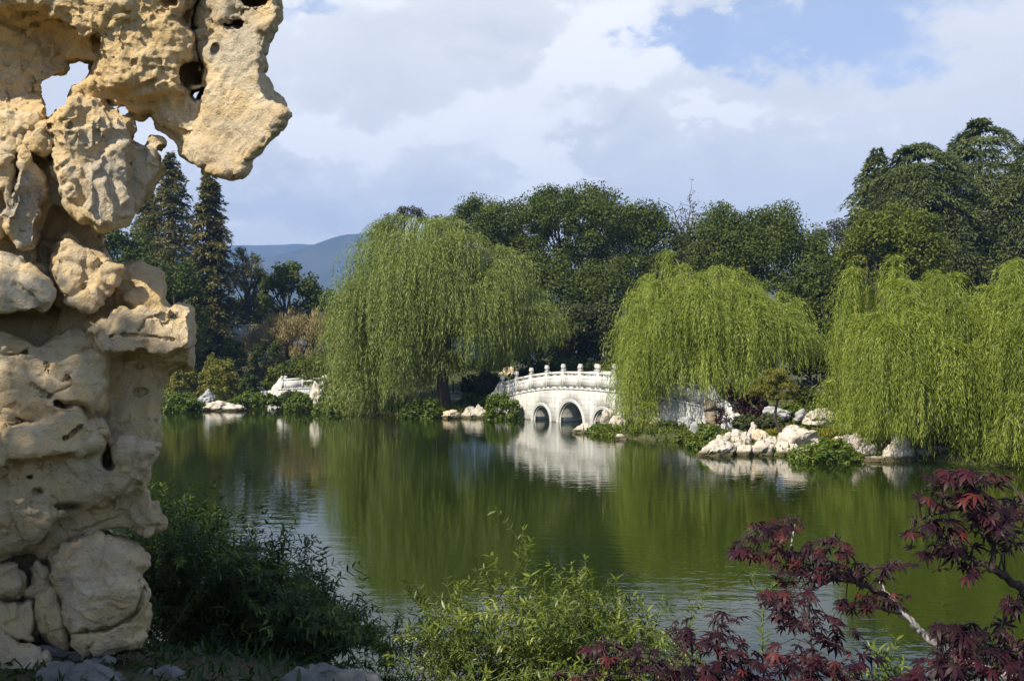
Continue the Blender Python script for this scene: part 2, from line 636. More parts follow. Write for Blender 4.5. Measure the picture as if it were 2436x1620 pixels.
def stone_block_mat():
    """white marble with faint coursed joints and grey staining"""
    m, nt, out = nmat('bridge_marble')
    L = nt.links.new
    N = nt.nodes.new
    tc = N('ShaderNodeTexCoord')
    mp = N('ShaderNodeMapping')
    mp.inputs['Rotation'].default_value = (R(90), 0, 0)
    L(tc.outputs['Object'], mp.inputs[0])
    br = N('ShaderNodeTexBrick')
    br.inputs['Scale'].default_value = 1.0
    br.inputs['Brick Width'].default_value = 0.62
    br.inputs['Row Height'].default_value = 0.235
    br.inputs['Mortar Size'].default_value = 0.009
    br.inputs['Mortar Smooth'].default_value = 0.4
    br.inputs['Color1'].default_value = (0.60, 0.585, 0.53, 1)
    br.inputs['Color2'].default_value = (0.49, 0.48, 0.44, 1)
    br.inputs['Mortar'].default_value = (0.32, 0.305, 0.265, 1)
    L(mp.outputs[0], br.inputs['Vector'])
    n = N('ShaderNodeTexNoise')
    n.inputs['Scale'].default_value = 2.2
    n.inputs['Detail'].default_value = 8
    n.inputs['Roughness'].default_value = 0.7
    L(tc.outputs['Object'], n.inputs['Vector'])
    r = ramp_node(nt, [(0.34, (0.66, 0.67, 0.66)), (0.58, (1, 1, 1))])
    ms = N('ShaderNodeMapping')
    ms.inputs['Scale'].default_value = (2.2, 2.2, 0.45)
    L(tc.outputs['Object'], ms.inputs[0])
    L(ms.outputs[0], n.inputs['Vector'])
    L(n.outputs[0], r.inputs[0])
    mx = N('ShaderNodeMix')
    mx.data_type = 'RGBA'
    mx.blend_type = 'MULTIPLY'
    mx.inputs[0].default_value = 1.0
    L(br.outputs[0], mx.inputs[6])
    L(r.outputs[0], mx.inputs[7])
    # tide stain just above the water
    sp = N('ShaderNodeSeparateXYZ')
    L(tc.outputs['Object'], sp.inputs[0])
    rr = ramp_node(nt, [(0.02, (0.36, 0.34, 0.22)), (0.09, (1, 1, 1))])
    ad = N('ShaderNodeMath')
    ad.operation = 'MULTIPLY_ADD'
    L(n.outputs[0], ad.inputs[0])
    ad.inputs[1].default_value = 0.05
    L(sp.outputs[2], ad.inputs[2])
    L(ad.outputs[0], rr.inputs[0])
    mx2 = N('ShaderNodeMix')
    mx2.data_type = 'RGBA'
    mx2.blend_type = 'MULTIPLY'
    mx2.inputs[0].default_value = 1.0
    L(mx.outputs[2], mx2.inputs[6])
    L(rr.outputs[0], mx2.inputs[7])
    p = N('ShaderNodeBsdfPrincipled')
    p.inputs['Roughness'].default_value = 0.7
    p.inputs['Specular IOR Level'].default_value = 0.25
    L(mx2.outputs[2], p.inputs['Base Color'])
    L(p.outputs[0], out.inputs[0])
    return m


MATS['marble'] = solid_mat('white_marble', [(0.3, (0.53, 0.515, 0.465)), (0.6, (0.61, 0.595, 0.54))], 2.5, rough=0.65, bump=0.12, bscale=30, spec=0.25)
MATS['block'] = stone_block_mat()
MATS['scholar'] = scholar_mat()
MATS['pale_rock'] = solid_mat('pale_limestone', [(0.32, (0.20, 0.165, 0.12)), (0.44, (0.46, 0.41, 0.33)), (0.60, (0.60, 0.55, 0.47)), (0.74, (0.56, 0.43, 0.30))], 2.6, bump=0.8, bscale=9, bdist=0.06)
MATS['tan_rock'] = solid_mat('tan_limestone', [(0.3, (0.36, 0.27, 0.17)), (0.5, (0.56, 0.45, 0.31)), (0.7, (0.62, 0.54, 0.42))], 2.0, bump=0.8, bscale=8, bdist=0.06)
MATS['grey_rock'] = solid_mat('grey_limestone', [(0.3, (0.20, 0.20, 0.19)), (0.5, (0.34, 0.34, 0.33)), (0.7, (0.46, 0.45, 0.43))], 3.0, bump=0.7, bscale=14, bdist=0.04)
MATS['shaded_rock'] = solid_mat('shaded_grey_stone', [(0.3, (0.11, 0.105, 0.09)), (0.5, (0.19, 0.18, 0.155)), (0.7, (0.27, 0.255, 0.22))], 3.0, bump=0.7, bscale=14, bdist=0.04)  # darker copy of the grey limestone, with shade put into its colour
MATS['bark'] = solid_mat('bark', [(0.3, (0.035, 0.027, 0.02)), (0.7, (0.10, 0.08, 0.06))], 5.0, bump=0.8, bscale=16, stretch=(1, 1, 0.25))
MATS['pale_bark'] = solid_mat('pale_bark', [(0.3, (0.16, 0.125, 0.085)), (0.7, (0.34, 0.28, 0.20))], 5.0, bump=0.8, bscale=14, stretch=(1, 1, 0.4))
MATS['twig'] = solid_mat('twig', [(0.3, (0.07, 0.09, 0.03)), (0.7, (0.13, 0.15, 0.06))], 8.0, bump=0.1)
MATS['grey_twig'] = solid_mat('grey_twig', [(0.3, (0.20, 0.17, 0.15)), (0.7, (0.42, 0.38, 0.34))], 30.0, bump=0.3)
MATS['dark_twig'] = solid_mat('dark_twig', [(0.3, (0.03, 0.02, 0.02)), (0.7, (0.07, 0.05, 0.045))], 30.0, bump=0.3)
MATS['sign'] = solid_mat('sign_board', [(0.3, (0.02, 0.018, 0.016)), (0.7, (0.05, 0.04, 0.035))], 10.0, bump=0.1)
MATS['wallgrey'] = solid_mat('grey_render', [(0.3, (0.30, 0.30, 0.29)), (0.7, (0.38, 0.38, 0.37))], 1.0, bump=0.1)
MATS['ground'] = solid_mat('bank_soil', [(0.30, (0.035, 0.045, 0.014)), (0.48, (0.055, 0.065, 0.02)), (0.60, (0.10, 0.085, 0.045)), (0.75, (0.15, 0.12, 0.07))], 0.22, bump=0.7, bscale=6, detail=10, bdist=0.08)
MATS['hill'] = solid_mat('mountain_scrub', [(0.35, (0.018, 0.026, 0.016)), (0.6, (0.045, 0.05, 0.032))], 0.012, bump=0.0, detail=12)
for k_ in ('pale_rock', 'tan_rock', 'grey_rock'):
    wet_band(MATS[k_])
MATS['water'] = water_mat()
LM = {
    'willow_a': leaf_mat('willow_leaf_grey', (0.075, 0.105, 0.020), (0.190, 0.235, 0.048), 0.32, c2=(0.34, 0.37, 0.12)),
    'willow_b': leaf_mat('willow_leaf_fresh', (0.080, 0.110, 0.012), (0.225, 0.275, 0.034), 0.32, c2=(0.40, 0.43, 0.11)),
    'oak': leaf_mat('oak_leaf', (0.034, 0.050, 0.010), (0.079, 0.104, 0.020), 0.25, rough=0.6, spec=0.12, c2=(0.139, 0.164, 0.041)),
    'olive': leaf_mat('olive_leaf', (0.035, 0.046, 0.013), (0.075, 0.086, 0.028), 0.25, spec=0.12, c2=(0.122, 0.131, 0.051)),
    'grey_leaf': leaf_mat('grey_leaf', (0.050, 0.055, 0.040), (0.10, 0.105, 0.08), 0.2),
    'redwood': leaf_mat('redwood_needle', (0.047, 0.055, 0.016), (0.131, 0.131, 0.041), 0.2, spec=0.1, c2=(0.276, 0.214, 0.091)),
    'cedar': leaf_mat('cedar_needle', (0.040, 0.054, 0.014), (0.098, 0.122, 0.036), 0.2, spec=0.08, c2=(0.17, 0.19, 0.07)),
    'dark': leaf_mat('dark_leaf', (0.025, 0.039, 0.009), (0.061, 0.083, 0.016), 0.22, spec=0.12, c2=(0.103, 0.131, 0.027)),
    'mid': leaf_mat('mid_leaf', (0.049, 0.075, 0.010), (0.117, 0.143, 0.020), 0.3, spec=0.15, c2=(0.182, 0.202, 0.033)),
    'bright': leaf_mat('bright_leaf', (0.050, 0.085, 0.009), (0.110, 0.155, 0.018), 0.35, c2=(0.19, 0.24, 0.04)),
    'yellow': leaf_mat('yellow_green_leaf', (0.085, 0.095, 0.012), (0.20, 0.195, 0.03), 0.35, c2=(0.30, 0.28, 0.06)),
    'straw': leaf_mat('straw_cane', (0.18, 0.14, 0.055), (0.32, 0.26, 0.11), 0.3, c2=(0.42, 0.35, 0.16)),
    'moss': leaf_mat('moss_tuft', (0.110, 0.115, 0.008), (0.20, 0.185, 0.014), 0.3, c2=(0.28, 0.24, 0.03)),
    'jasmine': leaf_mat('jasmine_leaf', (0.055, 0.085, 0.012), (0.12, 0.16, 0.024), 0.4, rough=0.4, spec=0.4, c2=(0.27, 0.31, 0.07)),
    'jasmine_shaded': leaf_mat('jasmine_shaded_leaf', (0.025, 0.048, 0.012), (0.052, 0.086, 0.019), 0.3, rough=0.42, spec=0.35, c2=(0.184, 0.230, 0.041)),  # darker copy of the jasmine leaf: the bush's shade in its colour
    'maple': leaf_mat('maple_leaf', (0.014, 0.006, 0.010), (0.042, 0.011, 0.018), 0.28, rough=0.5, spec=0.2, c2=(0.10, 0.022, 0.020)),
    'red_shrub': leaf_mat('red_shrub_leaf', (0.014, 0.005, 0.006), (0.045, 0.009, 0.011), 0.25),
}
HAZE = 0.0003

# ------------------------------------------------------------------ terrain, water, hills
def shore(px, py):
    Y = wy(py)
    return ((px - CX) / F * Y, Y)


BO = np.array([2.84, 48.8])            # middle of the bridge's near face
BD = np.array([0.52, -0.855])
BD = BD / np.linalg.norm(BD)
BN = np.array([-BD[1], BD[0]])         # across, away from the camera


def bxy(s, t):
    return tuple(BO + BD * s + BN * t)


POND = [(-48, 14), (-26, 8.6), (-8, 8.4), (-3, 8.8), (-1, 8.9), (0.4, 8.3), (1.6, 7.2), (4, 6.6), (8, 6.8), (14, 8.2), (21, 13), (25, 20), (22, 25), (17.5, 26.6),
        shore(2436, 1112), shore(2300, 1107), shore(2190, 1098), shore(2110, 1098), shore(2000, 1092), shore(1900, 1088), shore(1800, 1084), shore(1700, 1082),
        shore(1660, 1070), shore(1635, 1052), shore(1540, 1049), shore(1450, 1041), shore(1385, 1031), shore(1400, 1022), bxy(4.0, -1.2), bxy(4.2, 3.5), (13, 51), (12, 56), (7, 57), bxy(-5.6, 3.5), bxy(-5.9, 0.2), shore(1215, 995), shore(1120, 996), shore(1010, 993),
        shore(930, 988), shore(830, 984), shore(745, 981), shore(700, 972), (-16.0, 71), (-15.2, 77), (-16.5, 77.5), (-18.2, 71), shore(640, 965), shore(590, 973), shore(480, 978), shore(390, 977), shore(250, 984), (-34, 57), (-44, 48), (-52, 30)]
POND = np.array(POND, dtype=float)


def poly_sd(P, poly):
    """signed distance, negative inside"""
    P = np.asarray(P, dtype=float)
    d = np.full(len(P), 1e18)
    s = np.ones(len(P))
    n = len(poly)
    for i in range(n):
        a, b = poly[i], poly[(i - 1) % n]
        e = b - a
        w = P - a
        t = np.clip((w @ e) / (e @ e + 1e-12), 0, 1)
        q = w - t[:, None] * e
        d = np.minimum(d, (q * q).sum(1))
        c1 = P[:, 1] >= a[1]
        c2 = P[:, 1] < b[1]
        c3 = e[0] * w[:, 1] > e[1] * w[:, 0]
        f = (c1 & c2 & c3) | (~c1 & ~c2 & ~c3)
        s = np.where(f, -s, s)
    return s * np.sqrt(d)


def sstep(x, a, b):
    t = np.clip((x - a) / (b - a), 0, 1)
    return t * t * (3 - 2 * t)


def ground_z(P):
    P = np.atleast_2d(np.asarray(P, dtype=float))
    x, y = P[:, 0], P[:, 1]
    d = poly_sd(P, POND)
    inside = -np.minimum(1.3, 0.10 + 0.5 * np.maximum(-d, 0))
    far = 0.30 * sstep(d, 0, 0.7) + 0.25 * sstep(d, 0.7, 4) + 0.9 * sstep(d, 4, 30) - 0.10
    near = 0.32 * sstep(d, 0, 0.5) + 1.08 * sstep(d, 0.3, 3.4) - 0.02
    hill = 3.2 * np.exp(-(((x + 16) / 13) ** 2 + ((y - 98) / 12) ** 2)) + 2.0 * sstep(y, 95, 200) + 1.6 * np.exp(-(((x + 3) / 8) ** 2 + ((y - 72) / 6) ** 2))
    wob = 0.05 * np.sin(x * 1.3 + np.sin(y * 0.9)) + 0.05 * np.sin(y * 1.7 + 1.0 + np.sin(x * 0.7))
    k = sstep(y, 12, 20)
    out = near * (1 - k) + (far + hill * sstep(d, 0.5, 6)) * k + wob * sstep(d, 0.2, 1.5)
    return np.where(d < 0, inside, out)


def gz(x, y):
    return float(ground_z([[x, y]])[0])


def gp(px, Y):
    x = (px - CX) / F * Y
    return np.array([x, Y, gz(x, Y)])


def axis(parts):
    a = np.unique(np.round(np.concatenate([np.arange(p[0], p[1], p[2]) for p in parts]), 3))
    return a


gx_ = axis([(-3600, -120, 120), (-120, -60, 4), (-60, 60, 0.5), (60, 120, 4), (120, 3601, 120)])
gy_ = axis([(-250, -20, 20), (-20, 6, 1.0), (6, 10, 0.2), (10, 24, 1.0), (24, 80, 0.4), (80, 130, 1.5), (130, 300, 10), (300, 3601, 120)])
gxx, gyy = np.meshgrid(gx_, gy_, indexing='ij')
gV = np.stack([gxx.ravel(), gyy.ravel(), np.zeros(gxx.size)], 1)
gV[:, 2] = ground_z(gV[:, :2])


def grid_quads(nx, ny):
    i = np.arange(nx - 1)[:, None] * ny
    j = np.arange(ny - 1)[None, :]
    return np.stack([i + j, i + ny + j, i + ny + j + 1, i + j + 1], -1).reshape(-1, 4)


mb = MB()
mb.add(gV, grid_quads(len(gx_), len(gy_)))
tag(mb.build('ground', MATS['ground'], smooth=True), kind='structure')

mb = MB()
wx_, wy_ = np.linspace(-56, 30, 9), np.linspace(7, 80, 9)
xx, yy = np.meshgrid(wx_, wy_, indexing='ij')
mb.add(np.stack([xx.ravel(), yy.ravel(), 0 * xx.ravel()], 1), grid_quads(9, 9))
tag(mb.build('water', MATS['water']), kind='structure')


def ridge(name, prof, y0, depth, seed):
    rng = np.random.default_rng(seed)
    pts = np.array(prof, dtype=float)
    X = np.linspace(-3300, 3400, 420)
    px = X / y0 * F + CX
    hz = H + (HY - np.interp(px, pts[:, 0], pts[:, 1])) / F * y0
    for k in range(5):
        f = 0.003 * 2 ** k
        hz += (9.0 / 1.7 ** k) * np.sin(X * f + rng.uniform(0, 7)) * np.sin(X * f * 0.63 + rng.uniform(0, 7))
    ys = np.linspace(0, 1, 26)
    V = []
    for i, t in enumerate(ys):
        fall = 1 - abs(t - 0.7) / 0.7 if t < 0.7 else 1 - (t - 0.7) / 0.3
        rough = sum((13.0 / 1.6 ** k) * np.sin(X * 0.009 * 1.8 ** k + rng.uniform(0, 7) + 4 * t) for k in range(4)) * min(1, (1 - fall) * 3) * fall
        V.append(np.stack([X, np.full_like(X, y0 + (t - 0.7) * depth), 2.0 + (hz - 2.0) * fall ** 0.8 + rough - (1 - min(1, fall * 8)) * 6], 1))
    V = np.stack(V, 1).reshape(-1, 3)
    mb = MB()
    mb.add(V, grid_quads(len(X), len(ys)))
    return tag(mb.build(name, MATS['hill'], smooth=True), kind='structure')


ridge('mountain_ridge', [(-800, 600), (400, 588), (560, 581), (700, 578), (800, 574), (1000, 600), (1200, 640), (2400, 660), (3600, 660)], 3150, 500, 3)
ridge('hills', [(-800, 650), (500, 640), (600, 612), (680, 600), (740, 586), (790, 567), (830, 556), (880, 550), (960, 556), (1100, 600), (1300, 650), (2400, 680), (3600, 680)], 2400, 660, 4)


# ------------------------------------------------------------------ bridges
def build_bridge(name, label, O, ang, zf, s0, s1, arches, posts, width, panel_h, post_h, end_scroll, ring_w=0.13, far_side=True):
    root = empty(name, (O[0], O[1], 0), label, 'bridge', rz=ang)
    ca, sa = math.cos(ang), math.sin(ang)

    def wv(V):
        V = np.asarray(V, dtype=float)
        return np.stack([O[0] + V[:, 0] * ca - V[:, 1] * sa, O[1] + V[:, 0] * sa + V[:, 1] * ca, V[:, 2]], 1)

    def emit(mb, nm, mat, par=None, smooth=False):
        # local mesh: parent carries the rotation
        o = mb.build(nm, mat, smooth=smooth)
        o.parent = par or root
        return o

    # body with arched openings
    S = set(np.round(np.arange(s0, s1 + 0.01, 0.25), 4))
    for c, r in arches:
        S |= set(np.round(c + r * np.cos(np.linspace(0, np.pi, 41)), 4))
    S = np.array(sorted(S))
    top = np.array([zf(s) for s in S])
    bot = np.full(len(S), -0.7)
    for c, r in arches:
        k = np.abs(S - c) <= r + 1e-6
        bot[k] = np.sqrt(np.maximum(r * r - (S[k] - c) ** 2, 0)) - 0.02
    n = len(S)
    V, Q = [], []
    for t in (0.0, width):
        for z in (bot, top):
            V.append(np.stack([S, np.full(n, t), z], 1))
    V = np.concatenate(V)
    i = np.arange(n - 1)
    nb, nt_, fb, ft = i, n + i, 2 * n + i, 3 * n + i
    Q = np.concatenate([np.stack([nb, nb + 1, nt_ + 1, nt_], 1), np.stack([fb + 1, fb, ft, ft + 1], 1), np.stack([nt_, nt_ + 1, ft + 1, ft], 1), np.stack([nb + 1, nb, fb, fb + 1], 1)])
    Q = np.concatenate([Q, [[0, n, 3 * n, 2 * n]], [[n - 1, 3 * n - 1, 4 * n - 1, 2 * n - 1]]])
    mb = MB()
    mb.add(V, Q)
    emit(mb, 'arch_wall', MATS['block'])
    # ring mouldings
    for side in ((0.0, -1), (width, 1)):
        for c, r in arches:
            a = np.linspace(0, np.pi, 41)
            mb = MB()
            for (ra, rb, off) in ((r + ring_w * 0.55, r + ring_w, 0.045), (r - 0.002, r + ring_w * 0.45, 0.03), (r - 0.085, r - 0.003, -0.07)):
                t0 = side[0] + side[1] * off
                t1 = side[0] - side[1] * 0.12
                vs = []
                for (rr, tt) in ((ra, t0), (rb, t0), (rb, t1), (ra, t1)):
                    vs.append(np.stack([c + rr * np.cos(a), np.full(41, tt), rr * np.sin(a) - 0.02], 1))
                vs = np.concatenate(vs)
                k = np.arange(40)
                qs = []
                for p in range(4):
                    q = (p + 1) % 4
                    qs.append(np.stack([p * 41 + k, p * 41 + k + 1, q * 41 + k + 1, q * 41 + k], 1))
                mb.add(vs, np.concatenate(qs))
            emit(mb, 'arch_ring', MATS['marble'])
    # coping ledge under the parapet
    def bar(mb, sa_, sb_, t0, t1, za, zb, steps=1):
        """slab following the deck line between sa_ and sb_, from za to zb above it"""
        ss = np.linspace(sa_, sb_, steps + 1)
        for u, w in zip(ss[:-1], ss[1:]):
            zu, zw = zf(u), zf(w)
            Vv = np.array([[u, t0, zu + za], [w, t0, zw + za], [w, t1, zw + za], [u, t1, zu + za], [u, t0, zu + zb], [w, t0, zw + zb], [w, t1, zw + zb], [u, t1, zu + zb]])
            mb.add(Vv, BOXQ)
    mb = MB()
    bar(mb, posts[0] - 0.3, posts[-1] + 0.3, -0.025, width + 0.025, -0.04, 0.035, 40)
    emit(mb, 'deck', MATS['marble'])
    sides = (0.085, width - 0.085) if far_side else (0.10,)
    for tc_ in sides:
        for p, q in zip(posts[:-1], posts[1:]):
            a_, b_ = p + 0.085, q - 0.085
            L_ = b_ - a_
            mb = MB()
            h = panel_h

            def pb(fa, fb_, z0, z1, th=0.05):
                bar(mb, a_ + fa * L_, a_ + fb_ * L_, tc_ - th, tc_ + th, z0, z1)
            pb(0, 1, .85 * h, h, .07)                   # hand rail
            pb(0, 1, .125 * h, .77 * h, .058)                    # panel
            for fa, fb_ in ((0, .13), (.37, .62), (.86, 1)):
                pb(fa, fb_, .77 * h, .85 * h, .058)
                pb(fa, fb_, .035, .125 * h, .058)
            # carved border
            for sgn in (-1, 1):
                for (fa, fb_, z0, z1) in ((.08, .92, .25 * h, .275 * h), (.08, .92, .60 * h, .625 * h), (.08, .105, .275 * h, .60 * h), (.895, .92, .275 * h, .60 * h)):
                    bar(mb, a_ + fa * L_, a_ + fb_ * L_, tc_ + sgn * .058, tc_ + sgn * .07, z0, z1)
            emit(mb, 'railing_panel', MATS['marble'])
        for p in posts:
            z0 = zf(p)
            mb = MB()
            ph = post_h
            def rbox(cz, sx_, h_):
                mb.box((p, tc_, z0 + cz), (sx_, sx_, h_))
            rbox(ph * .37 + .018, .165, ph * .74)
            rbox(ph * .755, .21, .035)
            po = emit(mb, 'post', MATS['marble'])
            mb = MB()
            prof = [(.055, .77), (.055, .80), (.10, .825), (.125, .87), (.125, .93), (.105, .965), (.112, .972), (.10, 1.0), (.0, 1.005)]
            k = 16
            a = np.linspace(0, 2 * np.pi, k, endpoint=False)
            vs = np.concatenate([np.stack([p + r * np.cos(a), tc_ + r * np.sin(a), np.full(k, z0 + ph * z)], 1) for r, z in prof])
            qs = []
            for j in range(len(prof) - 1):
                ii = np.arange(k)
                qs.append(np.stack([j * k + ii, j * k + (ii + 1) % k, (j + 1) * k + (ii + 1) % k, (j + 1) * k + ii], 1))
            mb.add(vs, np.concatenate(qs))
            emit(mb, 'finial', MATS['marble'], po, smooth=True)
        for sgn in (-1, 1):
            p = posts[0] if sgn < 0 else posts[-1]
            xs = np.linspace(0, 1, 9)
            mb = MB()
            ht = panel_h * (1 - xs) ** 0.8 * (1 + 0.12 * np.sin(xs * 9)) + 0.10
            ln = end_scroll
            s_ = p + sgn * (0.085 + xs * ln)
            zz = np.array([max(zf(v), -0.3) for v in s_])
            vs = []
            for t in (tc_ - .06, tc_ + .06):
                vs += [np.stack([s_, np.full(9, t), zz], 1), np.stack([s_, np.full(9, t), zz + ht], 1)]
            vs = np.concatenate(vs)
            k = np.arange(8)
            qs = [np.stack([k, k + 1, 9 + k + 1, 9 + k], 1), np.stack([18 + k + 1, 18 + k, 27 + k, 27 + k + 1], 1), np.stack([9 + k, 9 + k + 1, 27 + k + 1, 27 + k], 1), [[8, 26, 35, 17]]]
            mb.add(vs, np.concatenate(qs))
            emit(mb, 'end_scroll', MATS['marble'])
    return root


def zbridge(s):
    if s < 0:
        return 1.68 - 0.0155 * s * s if s > -6 else 1.68 - 0.0155 * 36 + (s + 6) * 0.186
    return 1.68 - 0.0056 * s * s


build_bridge('arched_bridge', 'large white marble bridge with three water arches between the willows', BO, math.atan2(BD[1], BD[0]), zbridge, -8.3, 11.6,
             [(-2.6, 0.80), (0.0, 1.06), (2.62, 0.80)], [-6.6 + 1.4667 * k for k in range(12)], 2.2, 0.84, 1.20, 1.5)
SBX = W(735, 900, 74.0)
build_bridge('footbridge', 'small low white footbridge at the far left inlet', (SBX[0], 74.0), R(4), lambda s: 1.02 - 0.018 * s * s, -3.0, 5.6,
             [(1.1, 1.18)], [-1.95 + 1.5 * k for k in range(5)], 1.8, 0.76, 0.98, 0.7, ring_w=0.1)


# ------------------------------------------------------------------ rocks
def facet(V, Q, size, tilt, groove, rng_, sharp=.2, pit=0.0, prob=None):
    """break a surface into tilted fracture planes with shallow seams"""
    nk = Q.shape[1]
    a, b, c, d = (V[Q[:, k % nk]] for k in (0, 1, 2, 3))
    fn = np.cross(c - a, d - b) if nk == 4 else np.cross(b - a, c - a)
    Nn = np.zeros_like(V)
    for k in range(nk):
        np.add.at(Nn, Q[:, k], fn)
    Nn = unit(Nn)
    p = V / size
    lo = np.floor(p.min(0)).astype(int) - 2
    n_ = np.floor(p.max(0)).astype(int) + 3 - lo
    J = rng_.random((*n_, 3))
    G = rng_.normal(size=(*n_, 3)) * .6
    PK = rng_.random(n_)
    pk = np.zeros(len(V))
    base_ = np.floor(p).astype(int)
    f1 = np.full(len(V), 9.0)
    f2 = np.full(len(V), 9.0)
    disp = np.zeros(len(V))
    for i in (-1, 0, 1):
        for j in (-1, 0, 1):
            for k in (-1, 0, 1):
                q = base_ + np.array([i, j, k])
                ix = tuple((q - lo).T)
                dv = p - (q + J[ix])
                dd = np.sqrt((dv * dv).sum(1))
                g = (dv * G[ix]).sum(1)
                near = dd < f1
                f2 = np.where(near, f1, np.minimum(f2, dd))
                disp = np.where(near, g, disp)
                pk = np.where(near, PK[ix], pk)
                f1 = np.where(near, dd, f1)
    e = f2 - f1
    w = np.clip(e / sharp, 0, 1)
    w = w * w * (3 - 2 * w)
    off = np.clip(disp, -.8, .8) * tilt * size * w - groove * np.exp(-(e / .07) ** 2)
    if pit:
        off = off - pit * np.clip(1 - (f1 / .48) ** 2, 0, 1) ** 1.5 * (pk < prob) * (.4 + .6 * pk / np.maximum(prob, 1e-3))
    return V + Nn * off[:, None]


def ico(sub):
    import bmesh
    bm = bmesh.new()
    bmesh.ops.create_icosphere(bm, subdivisions=sub, radius=1.0)
    V = np.array([v.co[:] for v in bm.verts])
    T = np.array([[v.index for v in f.verts] for f in bm.faces])
    bm.free()
    return V, T


ICO = {4: ico(4), 5: ico(5)}


def rock(label, loc, size, seed, mat='pale_rock', name='shore_rock', group=None, sub=4, planes=13, rough=1.0, base=0.35, rz=None, cat='rock'):
    """one weathered boulder: a faceted, knobbly, pitted stone; loc is the middle of its foot"""
    rng = np.random.default_rng(seed)
    V, T = ICO[sub]
    nrm = rdir(rng, planes)
    nrm[:, 2] *= 0.75
    nrm = unit(nrm)
    d = rng.uniform(0.62, 1.0, planes)
    dots = V @ nrm.T
    r = 1.0 / (np.sum(np.maximum(dots / d, 0.02) ** 9, 1) ** (1 / 9.0))
    r = np.clip(r, 0.3, 1.15)
    for k in range(6):
        f = 1.7 * 1.8 ** k
        kv = rdir(rng, 4) * f
        ph = rng.uniform(0, 7, 4)
        s = np.sin(V @ kv.T + ph).mean(1) * 2
        r += rough * 0.15 / 1.4 ** k * (1 - np.abs(s)) * (1 if k % 2 else -1) * (0.8 + 0.4 * rng.random())
    for k in range(5):                                   # hollows worn through the flank
        c = rdir(rng, 1)[0]
        c[2] = c[2] * 0.5
        w = rng.uniform(0.16, 0.34)
        r -= rough * rng.uniform(0.10, 0.30) * np.exp(-(((V - unit(c)) ** 2).sum(1)) / w ** 2)
    P = V * r[:, None]
    P[:, 2] = np.where(P[:, 2] < -0.5, -0.5 + (P[:, 2] + 0.5) * 0.3, P[:, 2])
    lo, hi = P.min(0), P.max(0)
    P = (P - (lo + hi) / 2) / (hi - lo)
    P[:, 2] += 0.5
    P = P * np.array([size[0], size[1], size[2] * (1 + base)])
    P[:, 2] -= size[2] * base
    a = rng.uniform(-0.5, 0.5) if rz is None else rz
    P[:, :2] = P[:, :2] @ np.array([[math.cos(a), math.sin(a)], [-math.sin(a), math.cos(a)]])
    P = facet(P, T, .42 * (size[0] * size[2]) ** .5, .30, .012 * size[0], rng)
    P = facet(P, T, .17 * (size[0] * size[2]) ** .5, .22, .006 * size[0], rng)
    mb = MB()
    mb.add(P + np.asarray(loc), None, T)
    o = mb.build(name, MATS[mat], smooth=True, loc=loc)
    return tag(o, label, cat, group)


def rock_px(label, px, py, w, h, seed, Y=None, mat='pale_rock', depth=0.8, **k):
    """rock whose foot shows at photo point px, py and whose face is w by h photo pixels"""
    if Y is None:
        Y = wy(py)
    s = Y / F
    p = W(px, py, Y + w * s * depth * 0.35)
    return rock(label, p, (w * s * 1.18, w * s * depth * 1.18, h * s * 1.1), seed, mat, sub=5 if w > 32 else 4, **k)


